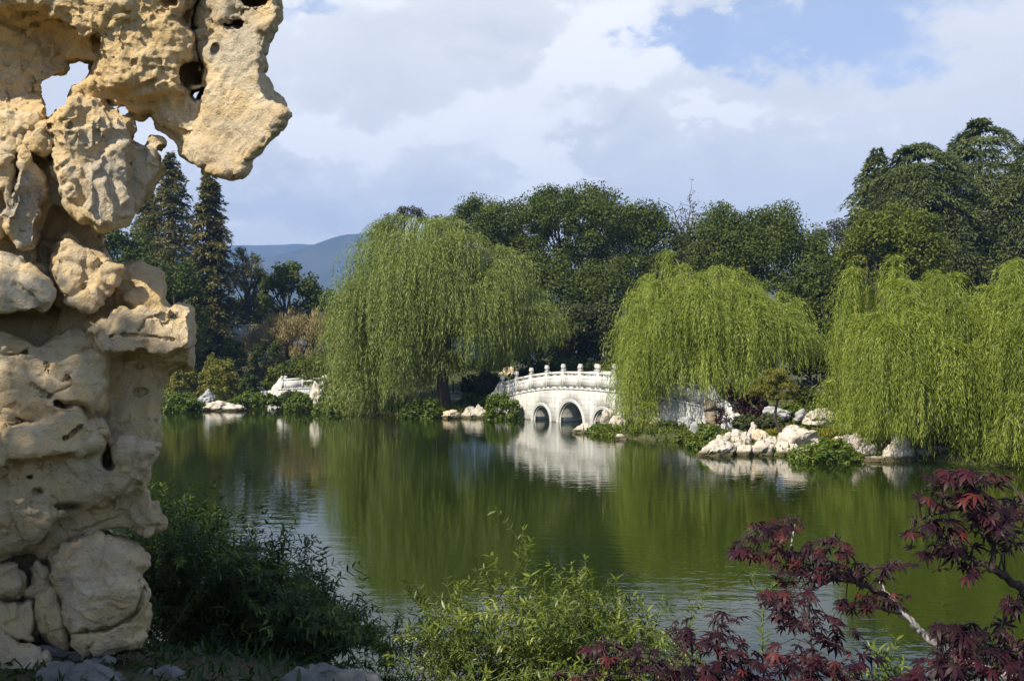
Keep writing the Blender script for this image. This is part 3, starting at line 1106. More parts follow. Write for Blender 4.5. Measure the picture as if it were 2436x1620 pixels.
SG = 'pale rocks along the shore'
for a in [
    ('long low pale rock lying at the waterline of the far left bank', 535, 978, 92, 24, 11, None, 'pale_rock', .5),
    ('small flat rock half hidden behind the tall garden rock at far waterline', 392, 977, 34, 8, 12, None, 'pale_rock', .8),
    ('blue grey boulder among the yellow shrubs of the far left bank', 488, 954, 40, 26, 13, 63, 'grey_rock', .8),
    ('grey rock tucked left of the small footbridge', 612, 938, 44, 18, 14, 71, 'grey_rock', .8),
    ('flat pale rock in front of the footbridge inlet', 690, 957, 36, 12, 15, 68, 'pale_rock', .8),
    ('tiny pale rock between footbridge and its left bank', 633, 943, 20, 8, 16, 69, 'pale_rock', .8),
    ('tall upright pitted stone on the green spit by the footbridge', 755, 959, 34, 50, 17, 60.5, 'pale_rock', .8),
    ('small pale rock under the left edge of the large left willow', 816, 982, 28, 22, 18, None, 'pale_rock', .8),
    ('low pale rock on the spit just right of the upright stone', 785, 955, 16, 12, 19, 60, 'pale_rock', .8),
    ('pale rock seen between hanging strands of the large left willow', 932, 945, 38, 20, 20, 60, 'pale_rock', .8),
    ('smaller pale rock deep under the large left willow', 882, 942, 22, 14, 21, 61, 'pale_rock', .8),
    ('humped pale rock crowning the clump left of the arched bridge', 1094, 984, 40, 24, 22, 57, 'pale_rock', .8),
    ('reddish low rock at the left foot of the clump before the arched bridge', 1072, 996, 38, 20, 23, None, 'tan_rock', .8),
    ('knobbly pale rock at the water in the middle of the bridge clump', 1116, 995, 34, 26, 24, None, 'pale_rock', .8),
    ('pale rock at right end of the clump beside the round green shrub', 1141, 995, 30, 30, 25, None, 'pale_rock', .8),
    ('pale rock behind the round shrub under the willow trunk', 1045, 978, 26, 22, 26, 58, 'pale_rock', .8),
    ('broad tan rock on the slope behind the small dark sign', 1098, 926, 84, 34, 27, 72, 'tan_rock', .7),
    ('jagged tan rock by the foot of the trunk left of the bridge', 1205, 905, 44, 30, 28, 70, 'tan_rock', .7),
    ('low tan rock topping the slope behind the bridge end', 1172, 884, 66, 14, 29, 76, 'tan_rock', .7),
    ('dark grey rock in the willow shade above the clump', 1085, 958, 46, 20, 30, 62, 'grey_rock', .8),
    ('second dark grey rock in the shade, behind the first', 1086, 944, 50, 14, 31, 65, 'grey_rock', .8),
    ('pale rock alone in the water in front of the third arch', 1384, 1030, 46, 22, 32, None, 'pale_rock', .8),
    ('upright pale rock standing in the mouth of the third arch', 1444, 1007, 30, 32, 33, 44.5, 'pale_rock', .8),
    ('warm pale rock beside the third arch behind the low shrubs', 1470, 1023, 42, 32, 34, 42.5, 'pale_rock', .8),
    ('grey pale rock showing through the middle willow curtain', 1556, 1013, 32, 20, 35, 41.5, 'pale_rock', .8),
    ('dark hollow rock at the foot of the pale stump', 1645, 985, 28, 26, 36, 42, 'grey_rock', .8),
    ('slanting grey rock below the pale stump', 1634, 1012, 36, 22, 37, 40, 'grey_rock', .8),
    ('pale grey rock at the water below the pale stump', 1651, 1042, 26, 36, 38, 38.5, 'grey_rock', .8),
    ('large overhanging pale rock at the left tip of the right bank', 1702, 1085, 78, 40, 39, None, 'pale_rock', .6),
    ('small round pale rock on top of the left tip of the right bank', 1718, 1055, 32, 20, 40, 33, 'pale_rock', .8),
    ('rusty pale rock in the middle of the right bank heap', 1764, 1066, 44, 42, 41, 33, 'pale_rock', .8),
    ('small spiky upright rock at the top of the right bank heap', 1788, 1036, 22, 30, 42, 34, 'pale_rock', .8),
    ('tilted pale rock right of the spiky upright rock', 1806, 1050, 44, 26, 43, 33.5, 'tan_rock', .7),
    ('pale rock wedged behind the large overhanging rock', 1748, 1076, 38, 22, 44, 32.5, 'pale_rock', .8),
    ('blocky pale rock at the water in the middle of the right bank', 1812, 1084, 56, 36, 45, None, 'pale_rock', .7),
    ('wide pale rock at the water under the big domed boulder', 1868, 1084, 64, 32, 46, None, 'pale_rock', .7),
    ('big domed pale boulder of the right bank', 1894, 1062, 88, 46, 47, 32.3, 'pale_rock', .7),
    ('small cap stone lying on the big domed boulder', 1889, 1027, 34, 17, 48, 32.7, 'pale_rock', .8),
    ('jagged pale rock at the back of the mossy bank', 1945, 1000, 66, 27, 49, 36.5, 'pale_rock', .7),
    ('low shaded grey rock behind the small pine', 1846, 990, 64, 22, 50, 37.5, 'grey_rock', .7),
    ('small grey rock left of the jagged rock on the mossy bank', 1906, 994, 30, 20, 51, 37, 'grey_rock', .7),
    ('squarish grey pale rock right of the wide green mound', 2048, 1084, 84, 48, 52, 31.2, 'pale_rock', .6),
    ('round pale rock set in the wall right of the green mound', 2078, 1088, 34, 30, 53, 30.9, 'pale_rock', .8),
    ('large hollow pale boulder at the edge of the right willow', 2130, 1097, 70, 62, 54, None, 'pale_rock', .7),
    ('flat pale slab at the water under the hollow boulder', 2095, 1099, 66, 13, 55, None, 'pale_rock', .7),
    ('low pale rock behind the strands of the right willow', 2195, 1094, 60, 26, 56, 30.6, 'grey_rock', .7),
    ('pale rock deep inside the right willow curtain', 2235, 1085, 40, 24, 57, 31, 'grey_rock', .7),
    ('pale rock at the back of the heap behind the rusty one', 1738, 1052, 36, 22, 58, 34.5, 'pale_rock', .8),
    ('narrow pale rock between blocky rock and large overhanging one', 1770, 1084, 32, 26, 59, None, 'pale_rock', .8),
    ('small pale rock filling the top of the right bank heap', 1830, 1060, 40, 22, 60, 32.6, 'pale_rock', .8),
    ('low pale rock just left of the wide green mound', 1905, 1086, 44, 20, 61, None, 'pale_rock', .8),
    ('pale rock behind the squarish grey pale rock', 2015, 1062, 60, 24, 62, 33, 'pale_rock', .8),
    ('small pale rock against the right side of the hollow boulder', 2162, 1097, 26, 34, 63, 30.3, 'grey_rock', .8),
    ('low pale rock at the foot of the middle willow curtain', 1480, 1046, 30, 14, 64, None, 'pale_rock', .8),
]:
    rock_px(a[0], a[1], a[2], a[3], a[4], a[5], Y=a[6], mat=a[7], depth=a[8], group=SG)

# ------------------------------------------------------------------ scholar rock: implicit solid, polygonised by surface nets
def surface_nets(f):
    s = f < 0
    c = np.zeros(tuple(n - 1 for n in f.shape), dtype=np.int8)
    OFF = [(i, j, k) for i in (0, 1) for j in (0, 1) for k in (0, 1)]
    n0, n1, n2 = c.shape
    for i, j, k in OFF:
        c += s[i:i + n0, j:j + n1, k:k + n2]
    idx = np.argwhere((c > 0) & (c < 8))
    fv = np.stack([f[idx[:, 0] + i, idx[:, 1] + j, idx[:, 2] + k] for i, j, k in OFF], 1)
    acc = np.zeros((len(idx), 3))
    cnt = np.zeros(len(idx))
    for a in range(8):
        for b in range(a + 1, 8):
            oa, ob = np.array(OFF[a]), np.array(OFF[b])
            if np.abs(oa - ob).sum() != 1:
                continue
            x = (fv[:, a] < 0) != (fv[:, b] < 0)
            t = np.where(x, fv[:, a] / (fv[:, a] - fv[:, b] + 1e-12), 0)
            acc += np.where(x[:, None], oa + (ob - oa) * t[:, None], 0)
            cnt += x
    V = idx + acc / np.maximum(cnt, 1)[:, None]
    ids = np.full(c.shape, -1, dtype=np.int32)
    ids[idx[:, 0], idx[:, 1], idx[:, 2]] = np.arange(len(idx))
    Qs = []
    for ax in range(3):
        A = s
        sl0 = [slice(1, -1)] * 3
        sl1 = [slice(1, -1)] * 3
        sl0[ax] = slice(0, -1)
        sl1[ax] = slice(1, None)
        p, q = A[tuple(sl0)], A[tuple(sl1)]
        e = np.argwhere(p != q)
        pv = p[e[:, 0], e[:, 1], e[:, 2]]
        u, v = [(1, 2), (2, 0), (0, 1)][ax]
        base = e.copy()
        base[:, u] += 1
        base[:, v] += 1

        def g(du, dv):
            b = base.copy()
            b[:, u] += du
            b[:, v] += dv
            return ids[b[:, 0], b[:, 1], b[:, 2]]
        quad = np.stack([g(-1, -1), g(0, -1), g(0, 0), g(-1, 0)], 1)
        Qs.append(np.where(pv[:, None], quad, quad[:, ::-1]))
    return V, np.concatenate(Qs)


def lat(n, per, rng_):
    x = np.arange(n) / per + rng_.uniform(0, 1)
    i = np.floor(x).astype(int)
    t = x - i
    t = t * t * t * (t * (t * 6 - 15) + 10)
    A = np.zeros((n, i.max() + 2), dtype=np.float32)
    A[np.arange(n), i] = 1 - t
    A[np.arange(n), i + 1] = t
    return A


def gnoise(shape, per, rng_):
    """smooth value noise in about -1..1 on a grid, feature size per cells"""
    Ms = [lat(n, per, rng_) for n in shape]
    G = rng_.uniform(-1, 1, [m_.shape[1] for m_ in Ms]).astype(np.float32)
    r = G
    for ax, m_ in enumerate(Ms):
        r = np.moveaxis(np.tensordot(m_, r, axes=(1, ax)), 0, ax)
    return r


class Implicit:
    """grid in photo pixels (u right, v down) and depth w (pixels at the rock's distance, + away from the camera)"""
    def __init__(self, u0, u1, v0, v1, w0, w1, step, Y, seed):
        self.u, self.v, self.w = np.arange(u0, u1, step, dtype=np.float32), np.arange(v0, v1, step, dtype=np.float32), np.arange(w0, w1, step, dtype=np.float32)
        self.step, self.Y = step, Y
        self.rng = np.random.default_rng(seed)
        self.shape = (len(self.u), len(self.v), len(self.w))
        self.f = np.full(self.shape, 1e4, dtype=np.float32)
        uu, vv = np.meshgrid(self.u, self.v, indexing='ij')
        self.uu, self.vv = uu, vv
        self.warp(4.0, 60)

    def warp(self, amp, per):
        p = per / self.step
        sh = self.shape[:2]
        self.pu = self.uu + amp * (gnoise(sh, p, self.rng) + 0.6 * gnoise(sh, p / 2.6, self.rng) + .35 * gnoise(sh, p / 6, self.rng))
        self.pv = self.vv + amp * (gnoise(sh, p, self.rng) + 0.6 * gnoise(sh, p / 2.6, self.rng) + .35 * gnoise(sh, p / 6, self.rng))

    def d2(self, poly):
        P = np.stack([self.pu.ravel(), self.pv.ravel()], 1)
        return poly_sd(P, np.array(poly, dtype=float)).reshape(self.shape[:2]).astype(np.float32)

    def body(self, poly, wc, T, r, tu=0.0, tv=0.0):
        """extruded outline with rounded edges; the mid plane may tilt by tu, tv per pixel"""
        d = self.d2(poly)
        p = np.array(poly, dtype=float)
        pl = wc + tu * (self.uu - p[:, 0].mean()) + tv * (self.vv - p[:, 1].mean())
        q1 = d[:, :, None] + r
        q2 = np.abs(self.w[None, None, :] - pl[:, :, None].astype(np.float32)) - T + r
        return np.minimum(np.maximum(q1, q2), 0) + np.sqrt(np.maximum(q1, 0) ** 2 + np.maximum(q2, 0) ** 2) - r

    def ell(self, c, rad):
        k = min(rad)
        return (np.sqrt(((self.u[:, None, None] - c[0]) / rad[0]) ** 2 + ((self.v[None, :, None] - c[1]) / rad[1]) ** 2 + ((self.w[None, None, :] - c[2]) / rad[2]) ** 2) - 1) * k

    def join(self, g, k):
        h = np.clip(0.5 + 0.5 * (g - self.f) / k, 0, 1)
        self.f = (g * (1 - h) + self.f * h - k * h * (1 - h)).astype(np.float32)

    def cut(self, g, k):
        g = -g
        h = np.clip(0.5 - 0.5 * (g - self.f) / k, 0, 1)
        self.f = (g * (1 - h) + self.f * h + k * h * (1 - h)).astype(np.float32)

    def crack(self, line, width, depth_face, ddepth):
        """narrow wedge cut into the front along a polyline"""
        d = np.full(self.shape[:2], 1e9, dtype=np.float32)
        for a, b in zip(line[:-1], line[1:]):
            a, b = np.array(a, float), np.array(b, float)
            e = b - a
            wu, wv = self.pu - a[0], self.pv - a[1]
            t = np.clip((wu * e[0] + wv * e[1]) / (e @ e), 0, 1)
            d = np.minimum(d, np.hypot(wu - t * e[0], wv - t * e[1]))
        # depth below the present front surface
        front = self.front()
        dep = self.w[None, None, :] - front[:, :, None]
        g = d[:, :, None] - width * np.clip(1 - dep / ddepth, 0, 1)
        self.cut(np.where(dep > ddepth, 50, g).astype(np.float32), 3.0)

    def front(self):
        ins = self.f < 0
        k = np.argmax(ins, 2)
        fr = self.w[k]
        fr[~ins.any(2)] = 1e4
        return fr

    def rough(self, octs, mask=1.0):
        for per, amp, ridged in octs:
            n = gnoise(self.shape, per / self.step, self.rng)
            if ridged:
                n = np.abs(n) * 2 - 0.7
            self.f += (amp * n * mask).astype(np.float32)

    def mesh(self):
        for ax in range(3):
            sl = [slice(None)] * 3
            for e in (0, -1):
                sl[ax] = e
                self.f[tuple(sl)] = np.maximum(self.f[tuple(sl)], 1.0)
        V, Q = surface_nets(self.f)
        u = self.u[0] + V[:, 0] * self.step
        v = self.v[0] + V[:, 1] * self.step
        w = self.w[0] + V[:, 2] * self.step
        Yw = self.Y + w * (self.Y / F)
        return np.stack([(u - CX) / F * Yw, Yw, H - (v - HY) / F * Yw], 1), Q


RY = 5.5
K = Implicit(-260, 720, -260, 1370, -240, 200, 4, RY, 7)
OUT = [(-250, -250), (690, -250), (672, -60), (662, 0), (663, 39), (648, 68), (632, 96), (620, 127), (616, 171), (629, 200), (643, 232), (671, 255), (683, 269), (668, 286), (657, 318), (639, 332), (614, 350), (595, 375), (571, 393), (562, 407), (539, 406), (500, 395), (461, 387), (443, 368), (441, 345), (421, 325), (405, 307), (371, 282), (361, 266), (336, 270), (307, 255), (275, 248), (257, 241), (255, 257), (264, 273), (275, 273), (304, 296), (311, 325), (329, 337), (361, 339), (368, 334), (377, 336), (371, 379), (371, 411), (357, 450), (336, 489), (321, 507), (293, 525), (245, 540), (246, 591), (264, 624), (286, 636), (314, 629), (336, 624), (361, 631), (379, 652), (375, 670), (388, 684), (393, 706), (395, 727), (421, 736), (455, 740), (457, 791), (454, 824), (459, 852), (454, 874), (432, 882), (396, 890), (389, 920), (386, 966), (380, 1020), (370, 1056), (364, 1080), (357, 1121), (352, 1156), (362, 1203), (371, 1231), (382, 1249), (350, 1267), (332, 1255), (307, 1239), (279, 1231), (250, 1242), (221, 1264), (171, 1289), (139, 1303), (111, 1321), (86, 1306), (46, 1300), (21, 1331), (-60, 1345), (-250, 1350)]
HOLE1 = [(188, 135), (229, 146), (223, 161), (225, 182), (204, 198), (171, 214), (163, 232), (157, 254), (129, 268), (111, 289), (113, 268), (105, 245), (98, 229), (94, 207), (104, 195), (125, 182), (154, 175), (157, 161), (148, 157), (161, 143)]
HOLE2 = [(439, 227), (461, 214), (484, 207), (486, 221), (479, 239), (464, 248), (454, 241)]
base = K.body(OUT, 40, 105, 38)
K.f = base.astype(np.float32)
for poly, wc, T, r, tu, tv, k in [
    ([(-250, -250), (460, -250), (455, 0), (470, 120), (455, 215), (330, 240), (250, 215), (235, 150), (200, 95), (160, 60), (110, 30), (-250, 25)], -45, 100, 50, 0.05, 0.10, 22),
    ([(455, -90), (665, -90), (660, 39), (630, 96), (616, 171), (640, 232), (683, 269), (657, 318), (595, 375), (562, 407), (461, 387), (443, 368), (441, 320), (470, 280), (487, 235), (475, 150), (460, 40)], -25, 120, 22, -0.55, -0.10, 8),
    ([(560, -80), (664, -80), (660, 40), (648, 66), (600, 75), (575, 30)], -65, 60, 25, -0.1, 0.2, 8),
    ([(520, 200), (629, 205), (671, 255), (683, 269), (600, 268), (545, 285), (500, 275)], -75, 60, 16, -0.35, -0.35, 6),
    ([(150, 235), (190, 228), (225, 245), (262, 275), (304, 296), (316, 335), (312, 430), (300, 520), (236, 541), (190, 530), (150, 485), (140, 440), (128, 400), (130, 280)], -70, 95, 26, 0.30, 0.05, 10),
    ([(172, 300), (225, 280), (258, 300), (250, 350), (205, 372), (176, 350)], -135, 40, 18, 0.3, 0.15, 10),
    ([(215, 400), (262, 340), (308, 325), (312, 430), (300, 520), (236, 541), (200, 500)], -112, 70, 14, 0.55, -0.15, 8),
    ([(305, 340), (368, 337), (377, 340), (371, 400), (357, 450), (330, 495), (296, 512), (310, 430)], -10, 70, 12, 0.5, 0, 6),
    ([(55, 362), (85, 400), (110, 430), (100, 510), (85, 595), (40, 592), (12, 540), (28, 470), (42, 410)], -95, 70, 12, 0.60, 0.05, 6),
    ([(-250, 250), (40, 258), (95, 262), (95, 290), (60, 340), (40, 420), (10, 560), (-250, 560)], -80, 80, 35, 0.1, -0.1, 12),
    ([(60, 320), (110, 290), (140, 300), (142, 340), (110, 375), (70, 355)], -110, 40, 14, 0.2, 0.1, 6),
    ([(-250, 615), (30, 606), (95, 640), (132, 680), (125, 722), (105, 745), (40, 740), (-250, 735)], -130, 110, 24, 0.15, -0.35, 6),
    ([(133, 575), (155, 560), (180, 570), (230, 615), (286, 642), (262, 700), (215, 735), (180, 728), (140, 695), (126, 645)], -80, 80, 14, 0.25, -0.25, 10),
    ([(286, 636), (336, 624), (379, 652), (372, 672), (300, 690), (270, 670)], -10, 60, 20, 0.1, -0.1, 10),
    ([(300, 690), (340, 672), (388, 684), (395, 727), (340, 735), (290, 720)], -30, 60, 18, 0.1, -0.4, 8),
    ([(215, 790), (290, 735), (395, 729), (455, 740), (457, 791), (454, 820), (400, 845), (300, 838), (240, 835)], -110, 100, 16, 0.10, -0.25, 10),
    ([(330, 790), (455, 790), (457, 850), (454, 874), (396, 888), (330, 870)], -30, 80, 20, 0.1, 0.2, 12),
    ([(-250, 770), (100, 780), (220, 790), (262, 850), (262, 960), (200, 1005), (130, 1010), (-250, 1010)], -75, 100, 50, 0.10, -0.10, 25),
    ([(-250, 1020), (70, 1010), (140, 985), (200, 990), (250, 1020), (255, 1052), (180, 1082), (100, 1095), (-250, 1095)], -135, 90, 22, 0.1, -0.40, 8),
    ([(-250, 1085), (150, 1080), (300, 1040), (370, 1060), (352, 1156), (300, 1190), (180, 1230), (60, 1260), (-250, 1290)], -60, 105, 45, 0.1, 0.25, 20),
    ([(-250, 1160), (50, 1170), (150, 1230), (60, 1300), (20, 1331), (-250, 1345)], -85, 80, 30, 0.1, 0.4, 15),
    ([(270, 1150), (352, 1150), (371, 1231), (382, 1249), (350, 1267), (307, 1239), (262, 1215)], -20, 50, 14, 0.2, 0.1, 8),
]:
    K.join(K.body(poly, wc, T, r, tu, tv), k)
# hollows
K.cut(K.body([(-250, 40), (100, 32), (160, 72), (205, 105), (228, 140), (185, 200), (150, 200), (95, 262), (20, 255), (-250, 245)], -150, 128, 60, 0.0, 0.0), 25)
K.cut(K.body([(-250, 742), (40, 744), (106, 748), (135, 690), (140, 740), (118, 800), (95, 815), (60, 800), (-250, 775)], -120, 125, 18, 0, 0), 10)
K.cut(K.body([(-250, 440), (10, 445), (14, 500), (0, 520), (-250, 520)], -110, 80, 12), 8)
K.cut(K.body([(85, 590), (112, 500), (128, 480), (165, 505), (238, 545), (244, 600), (200, 590), (160, 556), (132, 575), (122, 640), (90, 630)], -120, 130, 25), 14)
K.cut(K.body([(250, 842), (340, 848), (440, 880), (470, 905), (400, 960), (330, 1000), (250, 985)], -150, 100, 50), 22)
K.cut(K.body([(418, 160), (470, 150), (478, 195), (445, 215), (425, 205)], -60, 100, 12), 8)
K.cut(K.body([(210, 80), (238, 78), (240, 140), (215, 130), (190, 110)], -120, 60, 14), 8)
for c, rd in [((512, 122, -125), (8, 13, 30)), ((505, 22, -125), (5, 12, 30)), ((196, 548, -130), (9, 9, 25)), ((69, 1134, -160), (11, 9, 30)), ((94, 1168, -155), (12, 8, 30)), ((330, 872, -60), (10, 8, 40)), ((600, -2, -110), (26, 12, 60)),
              ((405, 5, -130), (20, 10, 40)), ((445, 40, -120), (6, 14, 40)), ((25, 20, -130), (12, 7, 30)), ((300, 205, -130), (6, 5, 25)), ((60, 840, -160), (14, 9, 20)), ((118, 452, -150), (12, 18, 60)), ((205, 690, -140), (16, 9, 40)), ((250, 1085, -130), (14, 24, 70)), ((330, 930, -80), (18, 10, 50)), ((170, 1205, -150), (22, 9, 50)), ((40, 1000, -170), (20, 7, 40)), ((365, 800, -125), (9, 6, 30)), ((300, 985, -110), (9, 12, 40)), ((120, 300, -140), (10, 14, 50)), ((150, 745, -130), (10, 14, 40)), ((560, 60, -90), (12, 9, 30))]:
    K.cut(K.ell(c, rd), 5)
K.rough([(150, 7, False), (100, -5.5, True), (55, -4.0, True), (24, 2.4, True), (13, 1.6, False)])
sponge = np.clip((420 - K.vv) / 120, 0, 1) * np.clip((475 - K.uu) / 40, 0, 1)
K.rough([(30, 4.0, True), (17, 3.0, True)], sponge[:, :, None].astype(np.float32))
K.cut(K.body(HOLE1, 0, 400, 2), 8)
K.cut(K.body(HOLE2, 0, 400, 2), 5)
K.crack([(138, 965), (180, 963), (205, 978), (240, 1035), (258, 1060), (262, 1110)], 9, -100, 75)
K.crack([(150, 1040), (190, 1012)], 3, -100, 30)
K.crack([(470, 0), (462, 60), (470, 120), (480, 165), (470, 190)], 6, -100, 60)
K.crack([(120, 610), (128, 670), (136, 690)], 5, -100, 60)
K.crack([(330, 790), (345, 760), (420, 745)], 2, -100, 12)
K.crack([(262, 800), (300, 800), (345, 798), (410, 806)], 2.5, -100, 14)
K.crack([(0, 845), (50, 840), (70, 825)], 2.5, -100, 16)
K.crack([(108, 860), (120, 890), (152, 910), (175, 880)], 2.2, -100, 12)
K.crack([(72, 915), (100, 930), (125, 940), (165, 918)], 2.8, -100, 16)
KV, KQ = K.mesh()
del K, base
frng = np.random.default_rng(77)
KV = facet(KV, KQ, .34, .12, .010, frng, sharp=.10)
KV = facet(KV, KQ, .13, .11, .004, frng, sharp=.10)
ku, kv = CX + KV[:, 0] / KV[:, 1] * F, HY - (KV[:, 2] - H) / KV[:, 1] * F
spg = np.clip((430 - kv) / 90, 0, 1) * np.clip((480 - ku) / 30, 0, 1)
patch = np.clip(np.sin(ku * .021 + 2 * np.sin(kv * .013)) + np.sin(kv * .027 + 1.5 * np.sin(ku * .017)) - .5, 0, 1)
KV = facet(KV, KQ, .075, .0, .0, frng, pit=.020, prob=np.clip(.10 + .40 * spg + .25 * patch, 0, 1))
KV = facet(KV, KQ, .040, .0, .0, frng, pit=.010, prob=np.clip(.14 + .45 * spg + .30 * patch, 0, 1))


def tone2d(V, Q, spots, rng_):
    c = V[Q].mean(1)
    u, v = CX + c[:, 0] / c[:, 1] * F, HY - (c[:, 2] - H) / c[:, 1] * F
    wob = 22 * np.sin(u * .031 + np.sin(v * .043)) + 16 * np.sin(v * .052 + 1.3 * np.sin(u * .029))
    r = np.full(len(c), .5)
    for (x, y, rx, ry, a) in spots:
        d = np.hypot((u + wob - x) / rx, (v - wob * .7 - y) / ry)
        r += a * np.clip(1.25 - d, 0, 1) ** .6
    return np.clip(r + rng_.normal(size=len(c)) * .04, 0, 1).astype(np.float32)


SPOTS = [(320, 110, 170, 150, .42), (150, 20, 120, 60, .22), (300, 230, 100, 60, .12), (90, 270, 60, 60, .15), (130, 340, 60, 120, .25), (560, 90, 90, 120, -.34), (570, 300, 110, 90, -.20), (240, 410, 100, 110, -.32), (70, 480, 50, 110, -.38), (60, 690, 90, 50, -.22), (180, 630, 60, 50, -.12),  # negative spots: grey skin and painted shade on knob, block and slab
         (560, 250, 60, 40, .18), (200, 500, 50, 30, .25), (110, 930, 90, 60, .18), (180, 1030, 80, 50, .22), (60, 1100, 120, 70, .22), (340, 690, 60, 40, .2), (150, 960, 60, 30, .2), (240, 1000, 40, 60, -.15), (240, 1120, 120, 60, -.1), (340, 780, 100, 40, -.08)]
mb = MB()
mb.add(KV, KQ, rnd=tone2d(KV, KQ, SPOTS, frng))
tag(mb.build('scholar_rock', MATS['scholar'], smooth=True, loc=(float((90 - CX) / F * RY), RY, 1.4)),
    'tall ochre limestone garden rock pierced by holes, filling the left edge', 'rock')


def px_stone(label, poly, Y, wc, T, r, seed, tu=0.0, tv=0.0, extra=(), cracks=(), mat='scholar', name='boulder', group=None, octs=((90, 7, False), (45, 5, False), (24, 3, True), (12, 1.5, False)), step=4, warp=4):
    p = np.array(poly, float)
    lo, hi = p.min(0) - 30, p.max(0) + 30
    I = Implicit(lo[0], hi[0], lo[1], hi[1], wc - T - 70, wc + T + 70, step, Y, seed)
    I.warp(warp, 45)
    I.f = I.body(poly, wc, T, r, tu, tv).astype(np.float32)
    for e in extra:
        I.join(I.body(*e[:4], *(e[4:6])), e[6])
    I.rough(octs)
    for c in cracks:
        I.crack(*c)
    V, Q = I.mesh()
    V = facet(V, Q, .16, .18, .006, I.rng, sharp=.12)
    V = facet(V, Q, .05, .0, .0, I.rng, pit=.010, prob=.2)
    mb = MB()
    mb.add(V, Q)
    o = mb.build(name, MATS[mat], smooth=True, loc=((p[:, 0].mean() - CX) / F * Y, Y, V[:, 2].min()))
    return tag(o, label, 'rock', group)


BG = 'stones under the tall garden rock'
px_stone('large round buff boulder carrying the tall garden rock', [(118, 1310), (179, 1281), (229, 1262), (286, 1270), (321, 1290), (352, 1315), (354, 1339), (338, 1364), (343, 1389), (352, 1417), (354, 1471), (346, 1503), (318, 1542), (257, 1560), (232, 1566), (200, 1556), (168, 1537), (166, 1503), (154, 1446), (136, 1389), (121, 1367), (108, 1342)], 5.5, -30, 125, 60, 31, 0.1, -0.1,
         extra=[([(190, 1400), (300, 1370), (335, 1400), (330, 1450), (280, 1485), (180, 1500)], -110, 70, 40, 0.1, 0.25, 30)],
         cracks=[([(168, 1508), (230, 1500), (290, 1480), (320, 1455), (345, 1400)], 5, 0, 45), ([(300, 1480), (335, 1440), (330, 1380)], 3, 0, 25), ([(205, 1545), (225, 1528)], 3, 0, 20)], group=BG)
px_stone('long pale stone wedged upright against the round buff boulder', [(122, 1390), (146, 1412), (156, 1453), (168, 1506), (170, 1530), (154, 1546), (132, 1541), (104, 1519), (86, 1476), (77, 1442), (94, 1406)], 5.42, -40, 55, 34, 32, 0.1, -0.05, group=BG)
px_stone('knuckle shaped small stone between left rounded stone and the boulder', [(78, 1352), (90, 1342), (108, 1356), (110, 1400), (97, 1428), (60, 1424), (46, 1407), (74, 1390)], 5.45, -10, 45, 20, 33, group=BG)
px_stone('rounded stone at the left edge under the tall garden rock', [(-90, 1345), (20, 1343), (50, 1362), (58, 1387), (40, 1413), (10, 1424), (-90, 1425)], 5.45, -20, 70, 30, 34, 0.1, -.1, group=BG)
px_stone('angular pale stone left of the long wedged stone', [(-30, 1430), (79, 1426), (86, 1460), (79, 1506), (90, 1521), (82, 1530), (43, 1526), (0, 1505), (-40, 1490)], 5.42, -30, 60, 14, 35, 0.35, -.15, group=BG)
px_stone('rough buff stone in the bottom left corner', [(-120, 1490), (-10, 1485), (45, 1530), (110, 1556), (120, 1600), (60, 1680), (-120, 1690)], 5.3, 0, 90, 30, 36, 0.1, -.3, group=BG)
px_stone('dark stone core filling the gap behind the small stones', [(-200, 1290), (60, 1270), (200, 1265), (240, 1340), (220, 1480), (150, 1560), (-200, 1640)], 5.5, 115, 75, 40, 37, group=BG)
px_stone('grey stone plinth under the round buff boulder', [(-140, 1520), (60, 1530), (150, 1540), (235, 1548), (262, 1580), (270, 1680), (-140, 1700)], 5.5, 10, 110, 20, 38, mat='shaded_rock', group=BG)
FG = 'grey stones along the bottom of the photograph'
px_stone('flat grey stone in front of the plinth at the bottom', [(80, 1640), (88, 1612), (125, 1584), (165, 1573), (215, 1580), (262, 1590), (285, 1618), (300, 1680), (80, 1690)], 5.0, 0, 90, 24, 41, 0, -.3, mat='shaded_rock', name='ground_stone', group=FG)
px_stone('bluish grey stone under the dark bush', [(325, 1690), (328, 1606), (345, 1592), (405, 1586), (430, 1598), (448, 1640), (455, 1690)], 5.2, 0, 70, 18, 42, 0, -.3, mat='shaded_rock', name='ground_stone', group=FG)
px_stone('small dark stone at the right foot of the plinth', [(190, 1590), (225, 1565), (268, 1568), (275, 1600), (230, 1615), (195, 1612)], 5.3, -20, 40, 14, 43, mat='shaded_rock', name='ground_stone', group=FG)
px_stone('wide whitish stone at the water under the left bush', [(640, 1700), (668, 1612), (705, 1590), (770, 1585), (830, 1600), (895, 1610), (925, 1640), (940, 1700)], 5.3, 0, 90, 20, 44, 0, -.4, mat='shaded_rock', name='ground_stone', group=FG, extra=())
px_stone('small grey stone below the sunlit green bush', [(1370, 1690), (1385, 1606), (1425, 1596), (1470, 1612), (1490, 1690)], 5.6, 0, 50, 18, 45, 0, -.3, mat='shaded_rock', name='ground_stone', group=FG)

# ------------------------------------------------------------------ trees
def limb(mb, A, B, r0, r1, rng, sag=0.12, n=7, sides=6):
    A, B = np.asarray(A, float), np.asarray(B, float)
    t = np.linspace(0, 1, n)[:, None]
    L_ = np.linalg.norm(B - A)
    M = (A + B) / 2 + np.array([rng.normal() * .06 * L_, rng.normal() * .06 * L_, sag * L_])
    P = (1 - t) ** 2 * A + 2 * t * (1 - t) * M + t * t * B
    P[1:-1] += rng.normal(size=(n - 2, 3)) * 0.015 * L_
    mb.tube(P, r0 + (r1 - r0) * t[:, 0] ** 0.8, sides)
    return P


